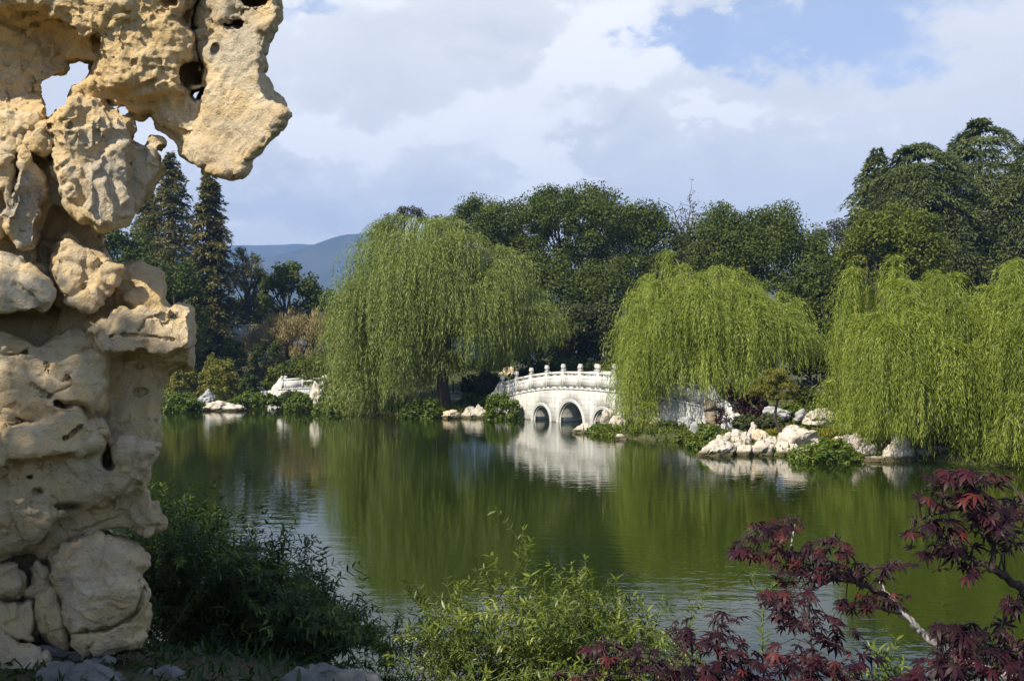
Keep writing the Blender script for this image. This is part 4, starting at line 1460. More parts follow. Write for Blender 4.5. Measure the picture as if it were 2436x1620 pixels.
def crown_points(rng, top, bot, Y, depth, n, inset=0.0, shell=0.55, qpow=0.75):
    """points inside a crown whose silhouette follows the top and bottom outlines (photo points at distance Y)"""
    top, bot = np.array(top, float), np.array(bot, float)
    a, b = top[0, 0], top[-1, 0]
    s = Y / F
    px = rng.uniform(a, b, n * 3)
    tp, bt = np.interp(px, top[:, 0], top[:, 1]), np.interp(px, bot[:, 0], bot[:, 1])
    keep = rng.random(n * 3) < (bt - tp + 5) / ((bt - tp).max() + 5)
    px, tp, bt = px[keep][:n], tp[keep][:n], bt[keep][:n]
    m_ = len(px)
    c = (a + b) / 2
    R_ = (b - a) / 2
    lat_ = np.clip(np.abs(px - c) / R_, 0, 1)
    dm = depth * np.sqrt(1 - 0.85 * lat_ ** 2)
    t = rng.uniform(-1, 1, m_)
    t = np.sign(t) * np.abs(t) ** 0.75
    e = np.sqrt(1 - 0.8 * t * t)
    zt, zb = H - (tp - HY) * s, H - (bt - HY) * s
    mid = zb + (zt - zb) * 0.35
    ztt, zbb = mid + (zt - mid) * e, mid - (mid - zb) * e
    q = rng.random(m_) ** qpow
    edge = rng.random(m_) < shell
    q = np.where(edge, 0.72 + 0.28 * rng.random(m_), q)
    z = zbb + (ztt - inset - zbb) * q
    x = (px - CX) * s
    sgn = np.where(t < 0, 1.0, 1.0)
    return np.stack([x, Y + t * dm * sgn, z], 1)


def leafy(mb, rng, C, rad, per, ln, wd, up=0.5, flat=0.8, vary=0.5, hang=0.0, outc=None):
    """leaf clumps of radius rad round the points C"""
    n = len(C)
    rad = np.broadcast_to(rad, (n,)) * rng.uniform(0.7, 1.3, n)
    tone = rng.random(n)
    i = np.repeat(np.arange(n), per)
    d = rdir(rng, len(i))
    d[:, 2] *= flat
    rr = rng.random(len(i)) ** 0.45
    P = C[i] + d * (rad[i] * rr)[:, None]
    Nn = unit(d * 0.7 + np.array([0, 0, up]) + rng.normal(size=(len(i), 3)) * 0.5)
    D = np.cross(Nn, rdir(rng, len(i)))
    D[:, 2] -= hang
    k = rng.uniform(0.65, 1.25, len(i))
    rhombs(mb, P - unit(D) * ln * 0.5, D, Nn, ln * k, wd * k, np.clip(vary * tone[i] + (1 - vary) * rng.random(len(i)), 0, 1))


def tree(name, label, cat, top, bot, Y, depth, n, rad, per, ln, wd, leaf, seed, trunk_px=None, trunk_r=0.3, group=None, bark='bark', limbs=16, extra_gap=0.0, **k):
    rng = np.random.default_rng(seed)
    shell = k.pop('shell', 0.5)
    qpow = k.pop('qpow', 0.75)
    C = crown_points(rng, top, bot, Y, depth, n, inset=rad * 0.55, shell=shell, qpow=qpow)
    tpx = trunk_px if trunk_px is not None else (top[0][0] + top[-1][0]) / 2
    g = gp(tpx, Y)
    root = empty(name, g, label, cat, group)
    mb = MB()
    zc = np.percentile(C[:, 2], 25)
    fork = np.array([g[0] + rng.normal() * .2, g[1], g[2] + max(0.5, (zc - g[2]) * 0.6)])
    P = limb(mb, g - np.array([0, 0, 0.3]), fork, trunk_r, trunk_r * 0.75, rng, sag=0, sides=9)
    sel = C[rng.permutation(len(C))[:limbs]]
    for c in sel:
        limb(mb, fork - np.array([0, 0, 0.1]), c, trunk_r * 0.5, trunk_r * 0.08, rng, sag=0.12)
    mb.build('trunk', MATS[bark], root, smooth=True)
    mb = MB()
    leafy(mb, rng, C, rad, per, ln, wd, **k)
    mb.build('crown', LM[leaf], root)
    return root


def conifer(name, label, px, top, Y, prof, seed, leaf, droop=0.25, tip=0.25, gap=0.30, nb=8, spray=85, ln=0.34, wd=0.13, trunk_r=0.45, group=None, plate=0.16, base_py=None, hang=0.6, bark='bark', ragged=0.5):
    """prof: (photo row, half width in photo pixels) down the tree"""
    rng = np.random.default_rng(seed)
    s = Y / F
    g = gp(px, Y)
    root = empty(name, g, label, 'tree', group)
    zt = H - (top - HY) * s
    pr = np.array(prof, float)
    zz = H - (pr[:, 0] - HY) * s
    hw = pr[:, 1] * s
    mb = MB()
    n = 14
    t = np.linspace(0, 1, n)
    ax = np.stack([g[0] + 0.12 * np.sin(t * 5 + seed), np.full(n, g[1]), g[2] - .3 + (zt - g[2] + .3) * t], 1)
    mb.tube(ax, trunk_r * (1 - t) ** 0.8 + 0.02, 9)
    leafm = MB()
    z = zt - 0.1
    zlow = zz.min()
    Ps, Ds, Ns, Rn = [], [], [], []
    while z > zlow:
        L0 = np.interp(-z, -zz, hw)
        for b in range(nb if L0 > 0.6 else 4):
            a = rng.uniform(0, 2 * np.pi)
            L_ = max(0.25, L0 * (1 - ragged * rng.random() ** 1.5) * (1.0 + .12 * rng.normal()))
            m_ = int(max(10, spray * min(1.6, L_ / max(hw.max(), .1) + 0.2)))
            tt = rng.random(m_) ** 0.6
            out = np.array([math.cos(a), math.sin(a), 0])
            sd_ = np.array([-math.sin(a), math.cos(a), 0])
            rise = 0.25 * (1 - droop)
            def cv(u):
                u = np.asarray(u)[:, None]
                return np.array([g[0], g[1], z]) + out * (L_ * u) + np.array([0, 0, 1.0]) * (L_ * (rise * u - (droop + rise * .5) * u ** 2 * (1 + tip * u)))
            P = cv(tt)
            sp = rng.normal(size=m_)
            P += sd_ * (sp * plate * L_ * (0.25 + tt) * np.sqrt(np.clip(1.15 - tt, 0, 1)))[:, None]
            P[:, 2] += rng.normal(size=m_) * 0.06 - np.abs(sp) * .06 * L_ * droop
            D = out * 0.8 + sd_ * (np.sign(sp) * 0.6)[:, None] + rng.normal(size=(m_, 3)) * 0.35
            D[:, 2] -= hang * rng.random(m_) + 0.1
            Ps.append(P)
            Ds.append(D)
            Ns.append(rng.normal(size=(m_, 3)) * 0.45 + np.array([0, 0, 1.0]) + out * .3)
            tone = rng.random()
            Rn.append(np.clip(0.55 * tone + 0.45 * rng.random(m_), 0, 1))
            if L_ > 0.7 and rng.random() < 0.55:
                u = np.linspace(0, 0.85, 5)
                mb.tube(cv(u), 0.05 * (1 - u) * min(1, L_ / 3) + 0.012, 5)
        z -= gap * rng.uniform(0.75, 1.25) * (0.55 + 0.45 * min(1, L0 / max(hw.max(), .1) * 1.6))
    mb.build('trunk', MATS[bark], root, smooth=True)
    P, D, Nn, Rn = np.concatenate(Ps), np.concatenate(Ds), np.concatenate(Ns), np.concatenate(Rn)
    k = rng.uniform(0.7, 1.3, len(P))
    rhombs(leafm, P, D, Nn, ln * k, wd * k, Rn)
    leafm.build('crown', LM[leaf], root)
    return root


def willow(label, top, bot, Y, depth, seed, leaf, trunk_px, n_f, strands, ln, wd, node, minlen=0.7, maxlen=4.0, trunk_r=0.35, spread=0.9, wob=1.0, bark='bark', wilt=0.5, gaps=1.3):
    rng = np.random.default_rng(seed)
    s = Y / F
    top, bot = np.array(top, float), np.array(bot, float)
    mid_ = (top[0, 0] + top[-1, 0]) / 2
    half = (top[-1, 0] - top[0, 0]) / 2
    sh = (half - 0.62 * spread / s) / half
    top[:, 0] = mid_ + (top[:, 0] - mid_) * sh
    bot[:, 0] = mid_ + (bot[:, 0] - mid_) * sh
    C = crown_points(rng, top, bot, Y, depth, int(n_f * gaps), inset=0.15, shell=0.38, qpow=0.8)
    ph = rng.uniform(0, 7, 6)
    k_ = 2.4 / (half * s) ** .5
    hole = np.sin(C[:, 0] * k_ * 1.3 + ph[0]) * np.sin(C[:, 2] * k_ * 1.7 + ph[1]) + .6 * np.sin(C[:, 0] * k_ * 2.9 + C[:, 2] * k_ * 1.3 + ph[2]) + .35 * rng.normal(size=len(C))
    C = C[np.argsort(-hole)][:n_f]
    C = C[rng.permutation(len(C))]
    n_f = len(C)
    g = gp(trunk_px, Y)
    root = empty('weeping_willow', g, label, 'willow tree', 'weeping willows on the pond bank')
    mb = MB()
    zc = np.percentile(C[:, 2], 30)
    fork = np.array([g[0] + .1, g[1], g[2] + (zc - g[2]) * 0.75])
    limb(mb, g - np.array([0, 0, .3]), fork, trunk_r, trunk_r * .8, rng, sag=0, sides=10)
    for c in C[rng.permutation(len(C))[:int(n_f * .5)]]:
        limb(mb, fork, c, trunk_r * .35, .015, rng, sag=.18, n=8)
    mb.build('trunk', MATS[bark], root, smooth=True)
    # strands
    cx = ((top[0, 0] + top[-1, 0]) / 2 - CX) * s
    i = np.repeat(np.arange(n_f), strands)
    m_ = len(i)
    P0 = C[i] + rng.normal(size=(m_, 3)) * np.array([.10, .10, .07]) * spread
    a = rng.uniform(0, 2 * np.pi, m_)
    outw = np.stack([C[i][:, 0] - cx, C[i][:, 1] - Y], 1)
    outw /= np.linalg.norm(outw, axis=1, keepdims=True) + 1.5
    dirx, diry = np.cos(a) + outw[:, 0] * 0.9, np.sin(a) + outw[:, 1] * 0.9
    reach = spread * rng.uniform(0.15, 1.0, m_)
    zb = H - (np.interp(P0[:, 0] / s + CX, bot[:, 0], bot[:, 1]) - HY) * s
    full = P0[:, 2] - zb
    Ls = np.clip(np.minimum(full * rng.uniform(0.62, 1.06, m_), maxlen * rng.uniform(0.3, 1.0, m_) * (.6 + .6 * rng.random(n_f)[i])), minlen * rng.uniform(.5, 1, m_), None)
    _low = P0[:, 2] < zb + 0.25 * (C[:, 2].max() - zb)
    rise = 0.22 * spread * rng.random(m_)
    nn = np.ceil(Ls / node).astype(int)
    j = np.concatenate([np.arange(k) for k in nn])
    ii = np.repeat(np.arange(m_), nn)
    dz = j * node
    u = dz / 0.55
    h = reach[ii] * (1 - np.exp(-u * 1.1))
    x = P0[ii, 0] + dirx[ii] * h + 0.03 * wob * np.sin(dz * 2.1 + a[ii] * 5)
    y = P0[ii, 1] + diry[ii] * h + 0.03 * wob * np.sin(dz * 1.7 + a[ii] * 3)
    z = P0[ii, 2] + rise[ii] * (1 - (2 * u - 1) ** 2) * (u < 1) - np.maximum(dz - 0.12, 0)
    z = np.maximum(z, 0.10 + 0.25 * (a[ii] % 1.0))
    P = np.stack([x, y, z], 1)
    slope = np.exp(-u * 1.1)
    D = np.stack([dirx[ii] * slope * 1.6, diry[ii] * slope * 1.6, -np.ones(len(ii)) * (0.35 + (1 - slope))], 1)
    D += rng.normal(size=D.shape) * np.array([wilt, wilt, .25]) * .62
    P = P + rng.normal(size=P.shape) * 0.025
    Nn = rng.normal(size=P.shape) + np.stack([dirx[ii], diry[ii], np.full(len(ii), .5)], 1) * .8
    tone = rng.random(n_f)
    rn = np.clip(0.42 * tone[i][ii] + 0.25 * rng.random(m_)[ii] + 0.33 * rng.random(len(ii)), 0, 1)
    k = rng.uniform(.7, 1.3, len(ii))
    mb = MB()
    rhombs(mb, P, D, Nn, ln * k, wd * k, rn)
    # thin whips
    mb.build('crown', LM[leaf], root)
    return root


# the three willows (and the one at the right edge)
willow('large greyish green weeping willow left of the arched bridge',
       [(800, 790), (808, 650), (838, 580), (880, 530), (928, 510), (970, 500), (1025, 492), (1070, 502), (1120, 530), (1180, 555), (1230, 590), (1280, 640), (1315, 700), (1325, 770)],
       [(800, 950), (830, 978), (900, 985), (950, 975), (975, 930), (1060, 905), (1120, 895), (1200, 880), (1260, 850), (1325, 820)], 58, 6.0, 101, 'willow_a', 1060, 290, 38, 0.22, 0.036, 0.105, minlen=1.0, maxlen=4.6, trunk_r=.38, spread=1.25, wob=1.5, wilt=.7, gaps=1.15)
willow('middle bright green weeping willow hanging over the right end of the arched bridge',
       [(1462, 780), (1470, 690), (1500, 650), (1530, 620), (1560, 590), (1620, 585), (1680, 598), (1720, 622), (1780, 645), (1830, 652), (1880, 685), (1920, 720), (1940, 780)],
       [(1462, 1000), (1475, 1044), (1510, 1040), (1535, 985), (1560, 938), (1640, 935), (1700, 955), (1730, 965), (1770, 925), (1850, 890), (1940, 860)], 43.0, 3.7, 102, 'willow_b', 1690, 190, 52, 0.165, 0.021, 0.070, minlen=.6, maxlen=3.2, trunk_r=.36, spread=.85, bark='pale_bark')
willow('right bright green weeping willow trailing in the water behind the maple',
       [(1965, 900), (1985, 780), (1990, 680), (2010, 620), (2060, 595), (2150, 592), (2230, 610), (2300, 625), (2350, 630)],
       [(1965, 1010), (2000, 1040), (2060, 1040), (2120, 1060), (2180, 1100), (2260, 1100), (2350, 1100)], 31.5, 3.0, 103, 'willow_b', 2170, 135, 52, 0.140, 0.0165, 0.058, minlen=.6, maxlen=3.4, trunk_r=.30, spread=.66)
willow('bright green weeping willow cut by the right edge of the photograph',
       [(2290, 700), (2330, 635), (2400, 605), (2480, 600), (2580, 620), (2680, 680), (2720, 800)],
       [(2290, 1100), (2400, 1112), (2500, 1120), (2600, 1110), (2720, 1080)], 29.5, 2.8, 104, 'willow_b', 2500, 120, 52, 0.140, 0.0165, 0.058, minlen=.6, maxlen=3.4, trunk_r=.30, spread=.66)

# conifers, far left
TG = 'dark trees behind the far left bank'
conifer('redwood_tree', 'taller left redwood with brownish tips rising beside the rock', 405, 362, 90, [(362, 6), (400, 26), (470, 52), (560, 75), (660, 98), (760, 112), (860, 120)], 201, 'redwood', group=TG)
conifer('redwood_tree', 'right redwood standing clear against the clouds below the hanging rock', 499, 392, 84, [(392, 5), (430, 20), (480, 36), (540, 44), (600, 54), (700, 62), (800, 64), (880, 64)], 202, 'redwood', group=TG)
conifer('redwood_tree', 'faint redwood partly hidden behind the rock, left of the two tall ones', 352, 432, 98, [(432, 6), (480, 26), (560, 45), (660, 70), (800, 90)], 203, 'redwood', group=TG)
tree('broadleaf_tree', 'dark rounded tree seen just right of the garden rock neck', 'tree', [(170, 640), (200, 560), (250, 530), (300, 515), (345, 545), (375, 620)], [(170, 800), (260, 850), (375, 800)], 76, 4, 90, .9, 130, .26, .17, 'dark', 211, group=TG)
tree('broadleaf_tree', 'mid green tree in front of the left redwood', 'tree', [(340, 690), (370, 610), (410, 580), (450, 610), (480, 690)], [(340, 820), (410, 870), (480, 830)], 74, 3.0, 70, .8, 120, .24, .15, 'dark', 212, group=TG)
tree('pine_tree', 'dark round topped pine right of the redwoods against the mountain', 'tree', [(545, 640), (560, 590), (585, 574), (610, 590), (628, 640)], [(545, 740), (590, 790), (628, 740)], 96, 2.4, 80, .55, 110, .22, .10, 'redwood', 213, group=TG, shell=.4)
tree('broadleaf_tree', 'knobbly dark green tree before the blue mountain', 'tree', [(612, 700), (630, 665), (660, 640), (680, 608), (700, 605), (720, 640), (745, 650), (760, 700)], [(612, 735), (690, 770), (760, 740)], 92, 3.0, 48, .75, 150, .30, .20, 'oak', 214, group=TG, shell=.55, vary=.4)
tree('broadleaf_tree', 'low dark trees filling the slope right of the redwoods', 'tree', [(520, 730), (560, 700), (610, 690), (660, 705), (690, 740)], [(520, 850), (600, 860), (690, 850)], 100, 4.0, 90, .9, 110, .28, .18, 'dark', 215, group=TG)
tree('broadleaf_tree', 'dull green tree between the knobbly tree and the large willow', 'tree', [(725, 720), (750, 690), (790, 680), (840, 690), (880, 720)], [(725, 800), (800, 830), (880, 800)], 98, 3.5, 70, .9, 110, .28, .18, 'dark', 216, group=TG)
tree('cane_thicket', 'wide straw coloured cane thicket on the far left slope', 'thicket', [(585, 815), (605, 775), (650, 745), (700, 733), (760, 735), (820, 750), (860, 800)], [(585, 860), (700, 875), (860, 870)], 90, 4.5, 260, .55, 110, .34, .06, 'straw', 217, trunk_r=.05, limbs=10, up=0.0, hang=-1.6, flat=1.3)
tree('shrub', 'dark green bushes at the foot of the straw coloured thicket', 'shrub', [(640, 880), (680, 855), (740, 840), (800, 850), (850, 880)], [(640, 920), (740, 925), (850, 920)], 84, 2.0, 70, .5, 100, .20, .13, 'dark', 218, trunk_r=.08, limbs=8)
tree('broadleaf_tree', 'slim dark young tree behind the yellow green shrubs', 'tree', [(595, 840), (610, 800), (640, 790), (665, 810), (680, 860)], [(595, 905), (640, 915), (680, 905)], 79, 1.2, 55, .38, 80, .17, .10, 'dark', 219, trunk_r=.07, limbs=8)
tree('broadleaf_tree', 'slim dark sapling just right of the jutting rock jaw', 'tree', [(520, 830), (540, 800), (560, 800), (585, 840)], [(520, 890), (550, 905), (585, 890)], 79, 1.0, 45, .38, 80, .17, .10, 'dark', 220, trunk_r=.06, limbs=8)

# oaks and trees along the horizon
HG = 'trees along the horizon behind the bridge'
tree('oak_tree', 'widest dark oak with sky showing under its crown, behind the bridge', 'tree',
     [(1095, 500), (1120, 465), (1160, 455), (1200, 470), (1250, 458), (1320, 440), (1370, 432), (1430, 440), (1480, 462), (1530, 475), (1575, 505), (1615, 540)],
     [(1095, 540), (1150, 600), (1200, 640), (1260, 650), (1330, 650), (1400, 650), (1470, 650), (1550, 630), (1615, 600)], 82, 7.0, 360, .95, 240, .20, .12, 'oak', 301, trunk_px=1390, trunk_r=.42, group=HG, shell=.42, qpow=.9)
tree('oak_tree', 'dark leafy tree filling in below the widest oak', 'tree', [(1130, 650), (1170, 615), (1230, 585), (1300, 580), (1400, 595), (1470, 585), (1540, 600), (1580, 640)], [(1130, 800), (1300, 850), (1400, 850), (1580, 820)], 76, 4.5, 330, .95, 200, .20, .12, 'oak', 302, trunk_px=1350, trunk_r=.4, group=HG, shell=.35)
tree('oak_tree', 'olive brown shrubby tree low between the large left willow and the bridge', 'tree', [(1230, 760), (1290, 690), (1350, 690), (1420, 700), (1480, 760)], [(1230, 865), (1350, 875), (1480, 870)], 70, 3.0, 110, .8, 130, .22, .14, 'olive', 303, trunk_px=1330, trunk_r=.3, group=HG)
tree('oak_tree', 'second dark oak with a rounded top, between the middle willow and the cedars', 'tree',
     [(1640, 600), (1665, 510), (1690, 482), (1720, 472), (1745, 505), (1775, 515), (1800, 478), (1845, 468), (1880, 490), (1920, 530), (1960, 560), (2010, 610)],
     [(1640, 740), (1720, 760), (1850, 790), (1950, 800), (2010, 760)], 74, 6.0, 330, 1.0, 230, .20, .12, 'oak', 304, trunk_px=1840, trunk_r=.5, group=HG, shell=.4)
tree('oak_tree', 'darker tree low behind the gap of the middle and right willows', 'tree', [(1880, 640), (1940, 600), (2000, 640), (2040, 720)], [(1880, 850), (1960, 870), (2040, 850)], 60, 3.0, 120, .8, 140, .22, .14, 'dark', 305, trunk_px=1960, trunk_r=.35, group=HG)
tree('olive_tree', 'dull olive tree low between the two oaks', 'tree', [(1530, 620), (1570, 570), (1620, 548), (1670, 560), (1700, 600)], [(1530, 700), (1620, 720), (1700, 700)], 78, 3.5, 110, .8, 120, .23, .14, 'olive', 306, group=HG)
tree('olive_tree', 'thin grey leaved tree between the second oak and the cedars', 'tree', [(1935, 560), (1955, 520), (1990, 512), (2020, 530), (2035, 570)], [(1935, 620), (1990, 640), (2035, 620)], 80, 2.2, 46, .55, 75, .20, .12, 'grey_leaf', 307, group=HG)
tree('olive_tree', 'wispy grey tree top poking above the large left willow', 'tree', [(912, 505), (930, 488), (965, 482), (1000, 492), (1015, 505)], [(912, 520), (960, 540), (1015, 530)], 84, 1.8, 24, .45, 65, .21, .12, 'grey_leaf', 308, group=HG)
tree('olive_tree', 'small olive tree top between the large left willow and the widest oak', 'tree', [(1010, 530), (1045, 508), (1080, 505), (1110, 520), (1140, 545)], [(1010, 560), (1080, 600), (1140, 590)], 86, 2.2, 44, .6, 90, .22, .13, 'olive', 309, group=HG)
tree('olive_tree', 'thin leaved branch end at the upper left shoulder of the large left willow', 'tree', [(872, 545), (890, 522), (920, 515), (945, 530)], [(872, 570), (910, 590), (945, 580)], 66, 1.0, 26, .4, 70, .17, .09, 'mid', 310, group=HG, trunk_r=.1)
tree('broadleaf_tree', 'yellowish green upright tree in front of the left cedar', 'tree', [(2010, 600), (2030, 520), (2060, 475), (2095, 462), (2125, 490), (2150, 560), (2160, 620)], [(2010, 680), (2080, 720), (2160, 680)], 64, 3.0, 150, .6, 120, .20, .11, 'mid', 311, group=HG, vary=.3)
tree('broadleaf_tree', 'yellowish green tree between the two cedars', 'tree', [(2120, 560), (2150, 500), (2190, 482), (2215, 510), (2235, 580)], [(2120, 660), (2180, 690), (2235, 660)], 62, 2.6, 110, .6, 120, .20, .11, 'mid', 312, group=HG, vary=.3)
tree('hedge', 'dark hedge closing the view behind the right willows', 'hedge', [(1880, 800), (2000, 740), (2200, 700), (2400, 690), (2650, 720)], [(1880, 960), (2200, 970), (2650, 970)], 46, 2.5, 420, .6, 110, .20, .13, 'dark', 313, trunk_r=.1)
tree('hedge', 'dark hedge in the shade behind the large left willow', 'hedge', [(780, 850), (900, 820), (1050, 840), (1180, 850)], [(780, 905), (1000, 895), (1180, 880)], 76, 2.0, 150, .6, 110, .22, .14, 'dark', 314, trunk_r=.1)
tree('hedge', 'low dark green hedge right behind the arched bridge railing', 'hedge', [(1220, 880), (1280, 855), (1350, 850), (1420, 862), (1500, 860), (1600, 850), (1700, 860)], [(1220, 915), (1400, 915), (1700, 920)], 62, 2.0, 160, .5, 110, .20, .13, 'dark', 315, trunk_r=.1)
CG = 'cedars on the right horizon'
conifer('cedar_tree', 'tallest cedar with drooping tips near the right edge', 2335, 283, 80, [(283, 22), (300, 75), (335, 120), (390, 165), (470, 205), (560, 225), (660, 230), (760, 210)], 321, 'cedar', droop=.20, tip=1.2, gap=1.0, nb=12, spray=420, ln=.30, wd=.11, plate=.27, ragged=.5, group=CG, hang=.9, trunk_r=.5)
conifer('cedar_tree', 'broad layered cedar left of the tallest one', 2185, 345, 77, [(345, 45), (358, 85), (385, 120), (430, 155), (500, 185), (600, 190), (700, 180)], 322, 'cedar', droop=.18, tip=1.2, gap=.85, nb=12, spray=420, ln=.30, wd=.11, plate=.27, ragged=.5, group=CG, hang=.9, trunk_r=.5)
conifer('cedar_tree', 'cedar cut off by the right edge, its leader leaning', 2470, 318, 76, [(318, 18), (350, 70), (420, 130), (500, 170), (620, 200), (760, 190)], 323, 'cedar', droop=.20, tip=1.2, gap=1.0, nb=12, spray=420, ln=.30, wd=.11, plate=.27, ragged=.5, group=CG, hang=.9, trunk_r=.45)
conifer('cedar_tree', 'small side cedar with a hooked top at the left of the cedar group', 2085, 352, 82, [(352, 8), (375, 30), (420, 52), (480, 75), (560, 80), (660, 80)], 324, 'cedar', droop=.3, tip=.9, gap=.6, nb=11, spray=120, ln=.34, wd=.13, plate=.2, group=CG, hang=.9, trunk_r=.3)

# bare tree between the oaks
rng = np.random.default_rng(330)
g = gp(1640, 80)
root = empty('bare_tree', g, 'nearly bare pale branched tree between the two oaks', 'tree')
mb = MB()
lf = MB()
fork = W(1640, 600, 80)
limb(mb, g - np.array([0, 0, .3]), fork, .25, .15, rng, sag=0)
tips = []
for px, py in [(1598, 492), (1612, 520), (1630, 505), (1650, 495), (1656, 520), (1640, 478), (1625, 540), (1672, 540), (1588, 540)]:
    B = W(px, py, 80 + rng.uniform(-1.5, 1.5))
    P = limb(mb, fork, B, .09, .02, rng, sag=rng.uniform(-.15, .15), n=9)
    for q in range(9):
        k = rng.integers(3, 9)
        E = P[k] + np.array([rng.normal() * .6, rng.normal() * .4, abs(rng.normal()) * .6])
        limb(mb, P[k], E, .025, .008, rng, n=5, sides=4)
        tips.append(E)
mb.build('trunk', MATS['bark'], root, smooth=True)
leafy(lf, rng, np.array(tips), .3, 7, .18, .10)
lf.build('crown', LM['grey_leaf'], root)


# ------------------------------------------------------------------ bank shrubs
def mound(label, px, py, w, h, Y, leaf, seed, n=None, ln=.12, wd=.07, per=70, group='low shrubs along the shore', name='shrub', cat='shrub', depth=.7, spiky=0.0):
    """low domed shrub: width w and height h in photo pixels, foot at px, py"""
    rng = np.random.default_rng(seed)
    s = Y / F
    c = W(px, py, Y)
    rx, ry, rz = w * s / 2, w * s / 2 * depth, h * s
    n = n or int(60 + 14 * rx * ry)
    d = rdir(rng, n * 2)
    d = d[d[:, 2] > -0.05][:n]
    C = c + d * np.array([rx, ry, rz]) * (rng.uniform(0.45, 0.98, len(d)) ** .5)[:, None]
    C[:, 2] += 0.12 * rz * np.sin(C[:, 0] * 4 + seed) * rng.random(len(d))
    root = empty(name, (c[0], c[1], c[2]), label, cat, group)
    mb = MB()
    for q in C[rng.permutation(len(C))[:10]]:
        limb(mb, c - np.array([0, 0, .1]), q, .02, .006, rng, n=5, sides=5)
    mb.build('stem', MATS['twig'], root, smooth=True)
    mb = MB()
    leafy(mb, rng, C, max(.16, .22 * min(rx, rz * 1.5)), per, ln, wd, up=.7, vary=.3, hang=-spiky)
    mb.build('foliage', LM[leaf], root)
    return root


for a in [
    ('bright green mound at the far left waterline beside the garden rock', 425, 982, 120, 50, 60, 'bright', 401),
    ('flat bright green cover right of the long pale rock on the far left bank', 610, 960, 130, 24, 64, 'bright', 402),
    ('yellow green shrub nearest the rock jaw on the far left bank', 425, 945, 110, 105, 66, 'yellow', 403),
    ('tall yellow green shrub in the middle of the far left bank', 520, 950, 110, 100, 66, 'yellow', 404),
    ('thin yellow leaved shrub behind the tall yellow green one', 505, 905, 50, 60, 70, 'yellow', 405),
    ('dark shrub under the slim dark young tree', 590, 945, 60, 60, 69, 'dark', 406),
    ('green shrub left of the small footbridge', 665, 935, 80, 75, 77, 'mid', 407),
    ('green bush behind the small footbridge', 760, 905, 150, 55, 80, 'mid', 408),
    ('grassy green hump on the slope above the footbridge', 745, 880, 120, 34, 86, 'mid', 409),
    ('bright green mound left of the upright pitted stone', 712, 980, 80, 42, 60.5, 'bright', 410),
    ('bright green mound right of the upright pitted stone', 790, 982, 90, 40, 59, 'bright', 411),
    ('light green shrub leaning over the right end of the footbridge', 805, 950, 70, 75, 63, 'bright', 412),
    ('round green shrub at the water below the large left willow', 1005, 999, 104, 56, 53.5, 'bright', 413),
    ('round green shrub against the left end of the arched bridge', 1195, 999, 92, 60, 52.2, 'bright', 414),
    ('dark low shrub between the pale clump and the bridge shrub', 1130, 970, 90, 30, 57, 'dark', 415),
    ('low pine like shrub on the slope behind the small dark sign', 1150, 925, 110, 40, 66, 'olive', 416),
    ('dark green low shrub between bridge shrub and slope', 1165, 945, 80, 26, 61, 'olive', 417),
    ('low green shrub at the water right of the third arch', 1430, 1040, 70, 34, 42, 'bright', 418),
    ('darker low shrub under the left strands of the middle willow', 1500, 1046, 80, 34, 41, 'mid', 419),
    ('dark green shrub at the waterline under the middle willow', 1590, 1052, 110, 48, 40, 'dark', 420),
    ('bright green trailing shrub at the left tip of the right bank', 1690, 1076, 110, 62, 35, 'bright', 421),
    ('wide bright green mound at the water before the hollow boulder', 1968, 1104, 190, 56, 30.4, 'bright', 422),
    ('low cushion shrub left of the small pine', 1775, 1012, 60, 22, 37, 'olive', 423),
    ('round cushion shrub under the small pine', 1830, 1012, 60, 24, 37, 'olive', 424),
    ('green shrub right of the small pine trunk', 1890, 1000, 70, 40, 38, 'mid', 425),
    ('dark shrub behind the jagged pale rock', 1925, 975, 90, 50, 40, 'dark', 426),
    ('dark shrub under the right willow curtain', 2150, 1060, 150, 70, 33.5, 'dark', 427),
    ('dark trailing shrub at the water left of the middle willow strands', 1462, 1047, 100, 30, 40.7, 'mid', 434),
    ('dark low shrub at the water under the middle willow strands', 1545, 1056, 110, 36, 39.5, 'dark', 435),
    ('green trailing shrub between dark shrub and the right bank tip', 1640, 1064, 80, 34, 37.5, 'mid', 436),
    ('dark bush at the water before the small footbridge', 700, 962, 110, 30, 66, 'dark', 437),
    ('dark shrub at the water below the right edge willow', 2330, 1095, 200, 70, 31.5, 'dark', 428),
]:
    big = a[3] * a[5] / F
    mound(a[0], a[1], a[2], a[3], a[4], a[5], a[6], a[7], ln=.10 + .0012 * a[5], wd=.05 + .0006 * a[5])
mound('dark red shrub in the shade left of the small pine', 1795, 985, 70, 60, 39, 'red_shrub', 431, group=None)
mound('thin dark red maple shrub in front of the pale bridge end', 1735, 1000, 80, 75, 39.5, 'red_shrub', 432, group=None, n=60, per=16)
0 and mound('sparse reddish shrub before the white wall of the bridge', 1655, 985, 50, 60, 41, 'red_shrub', 433, group=None, n=16, per=8)

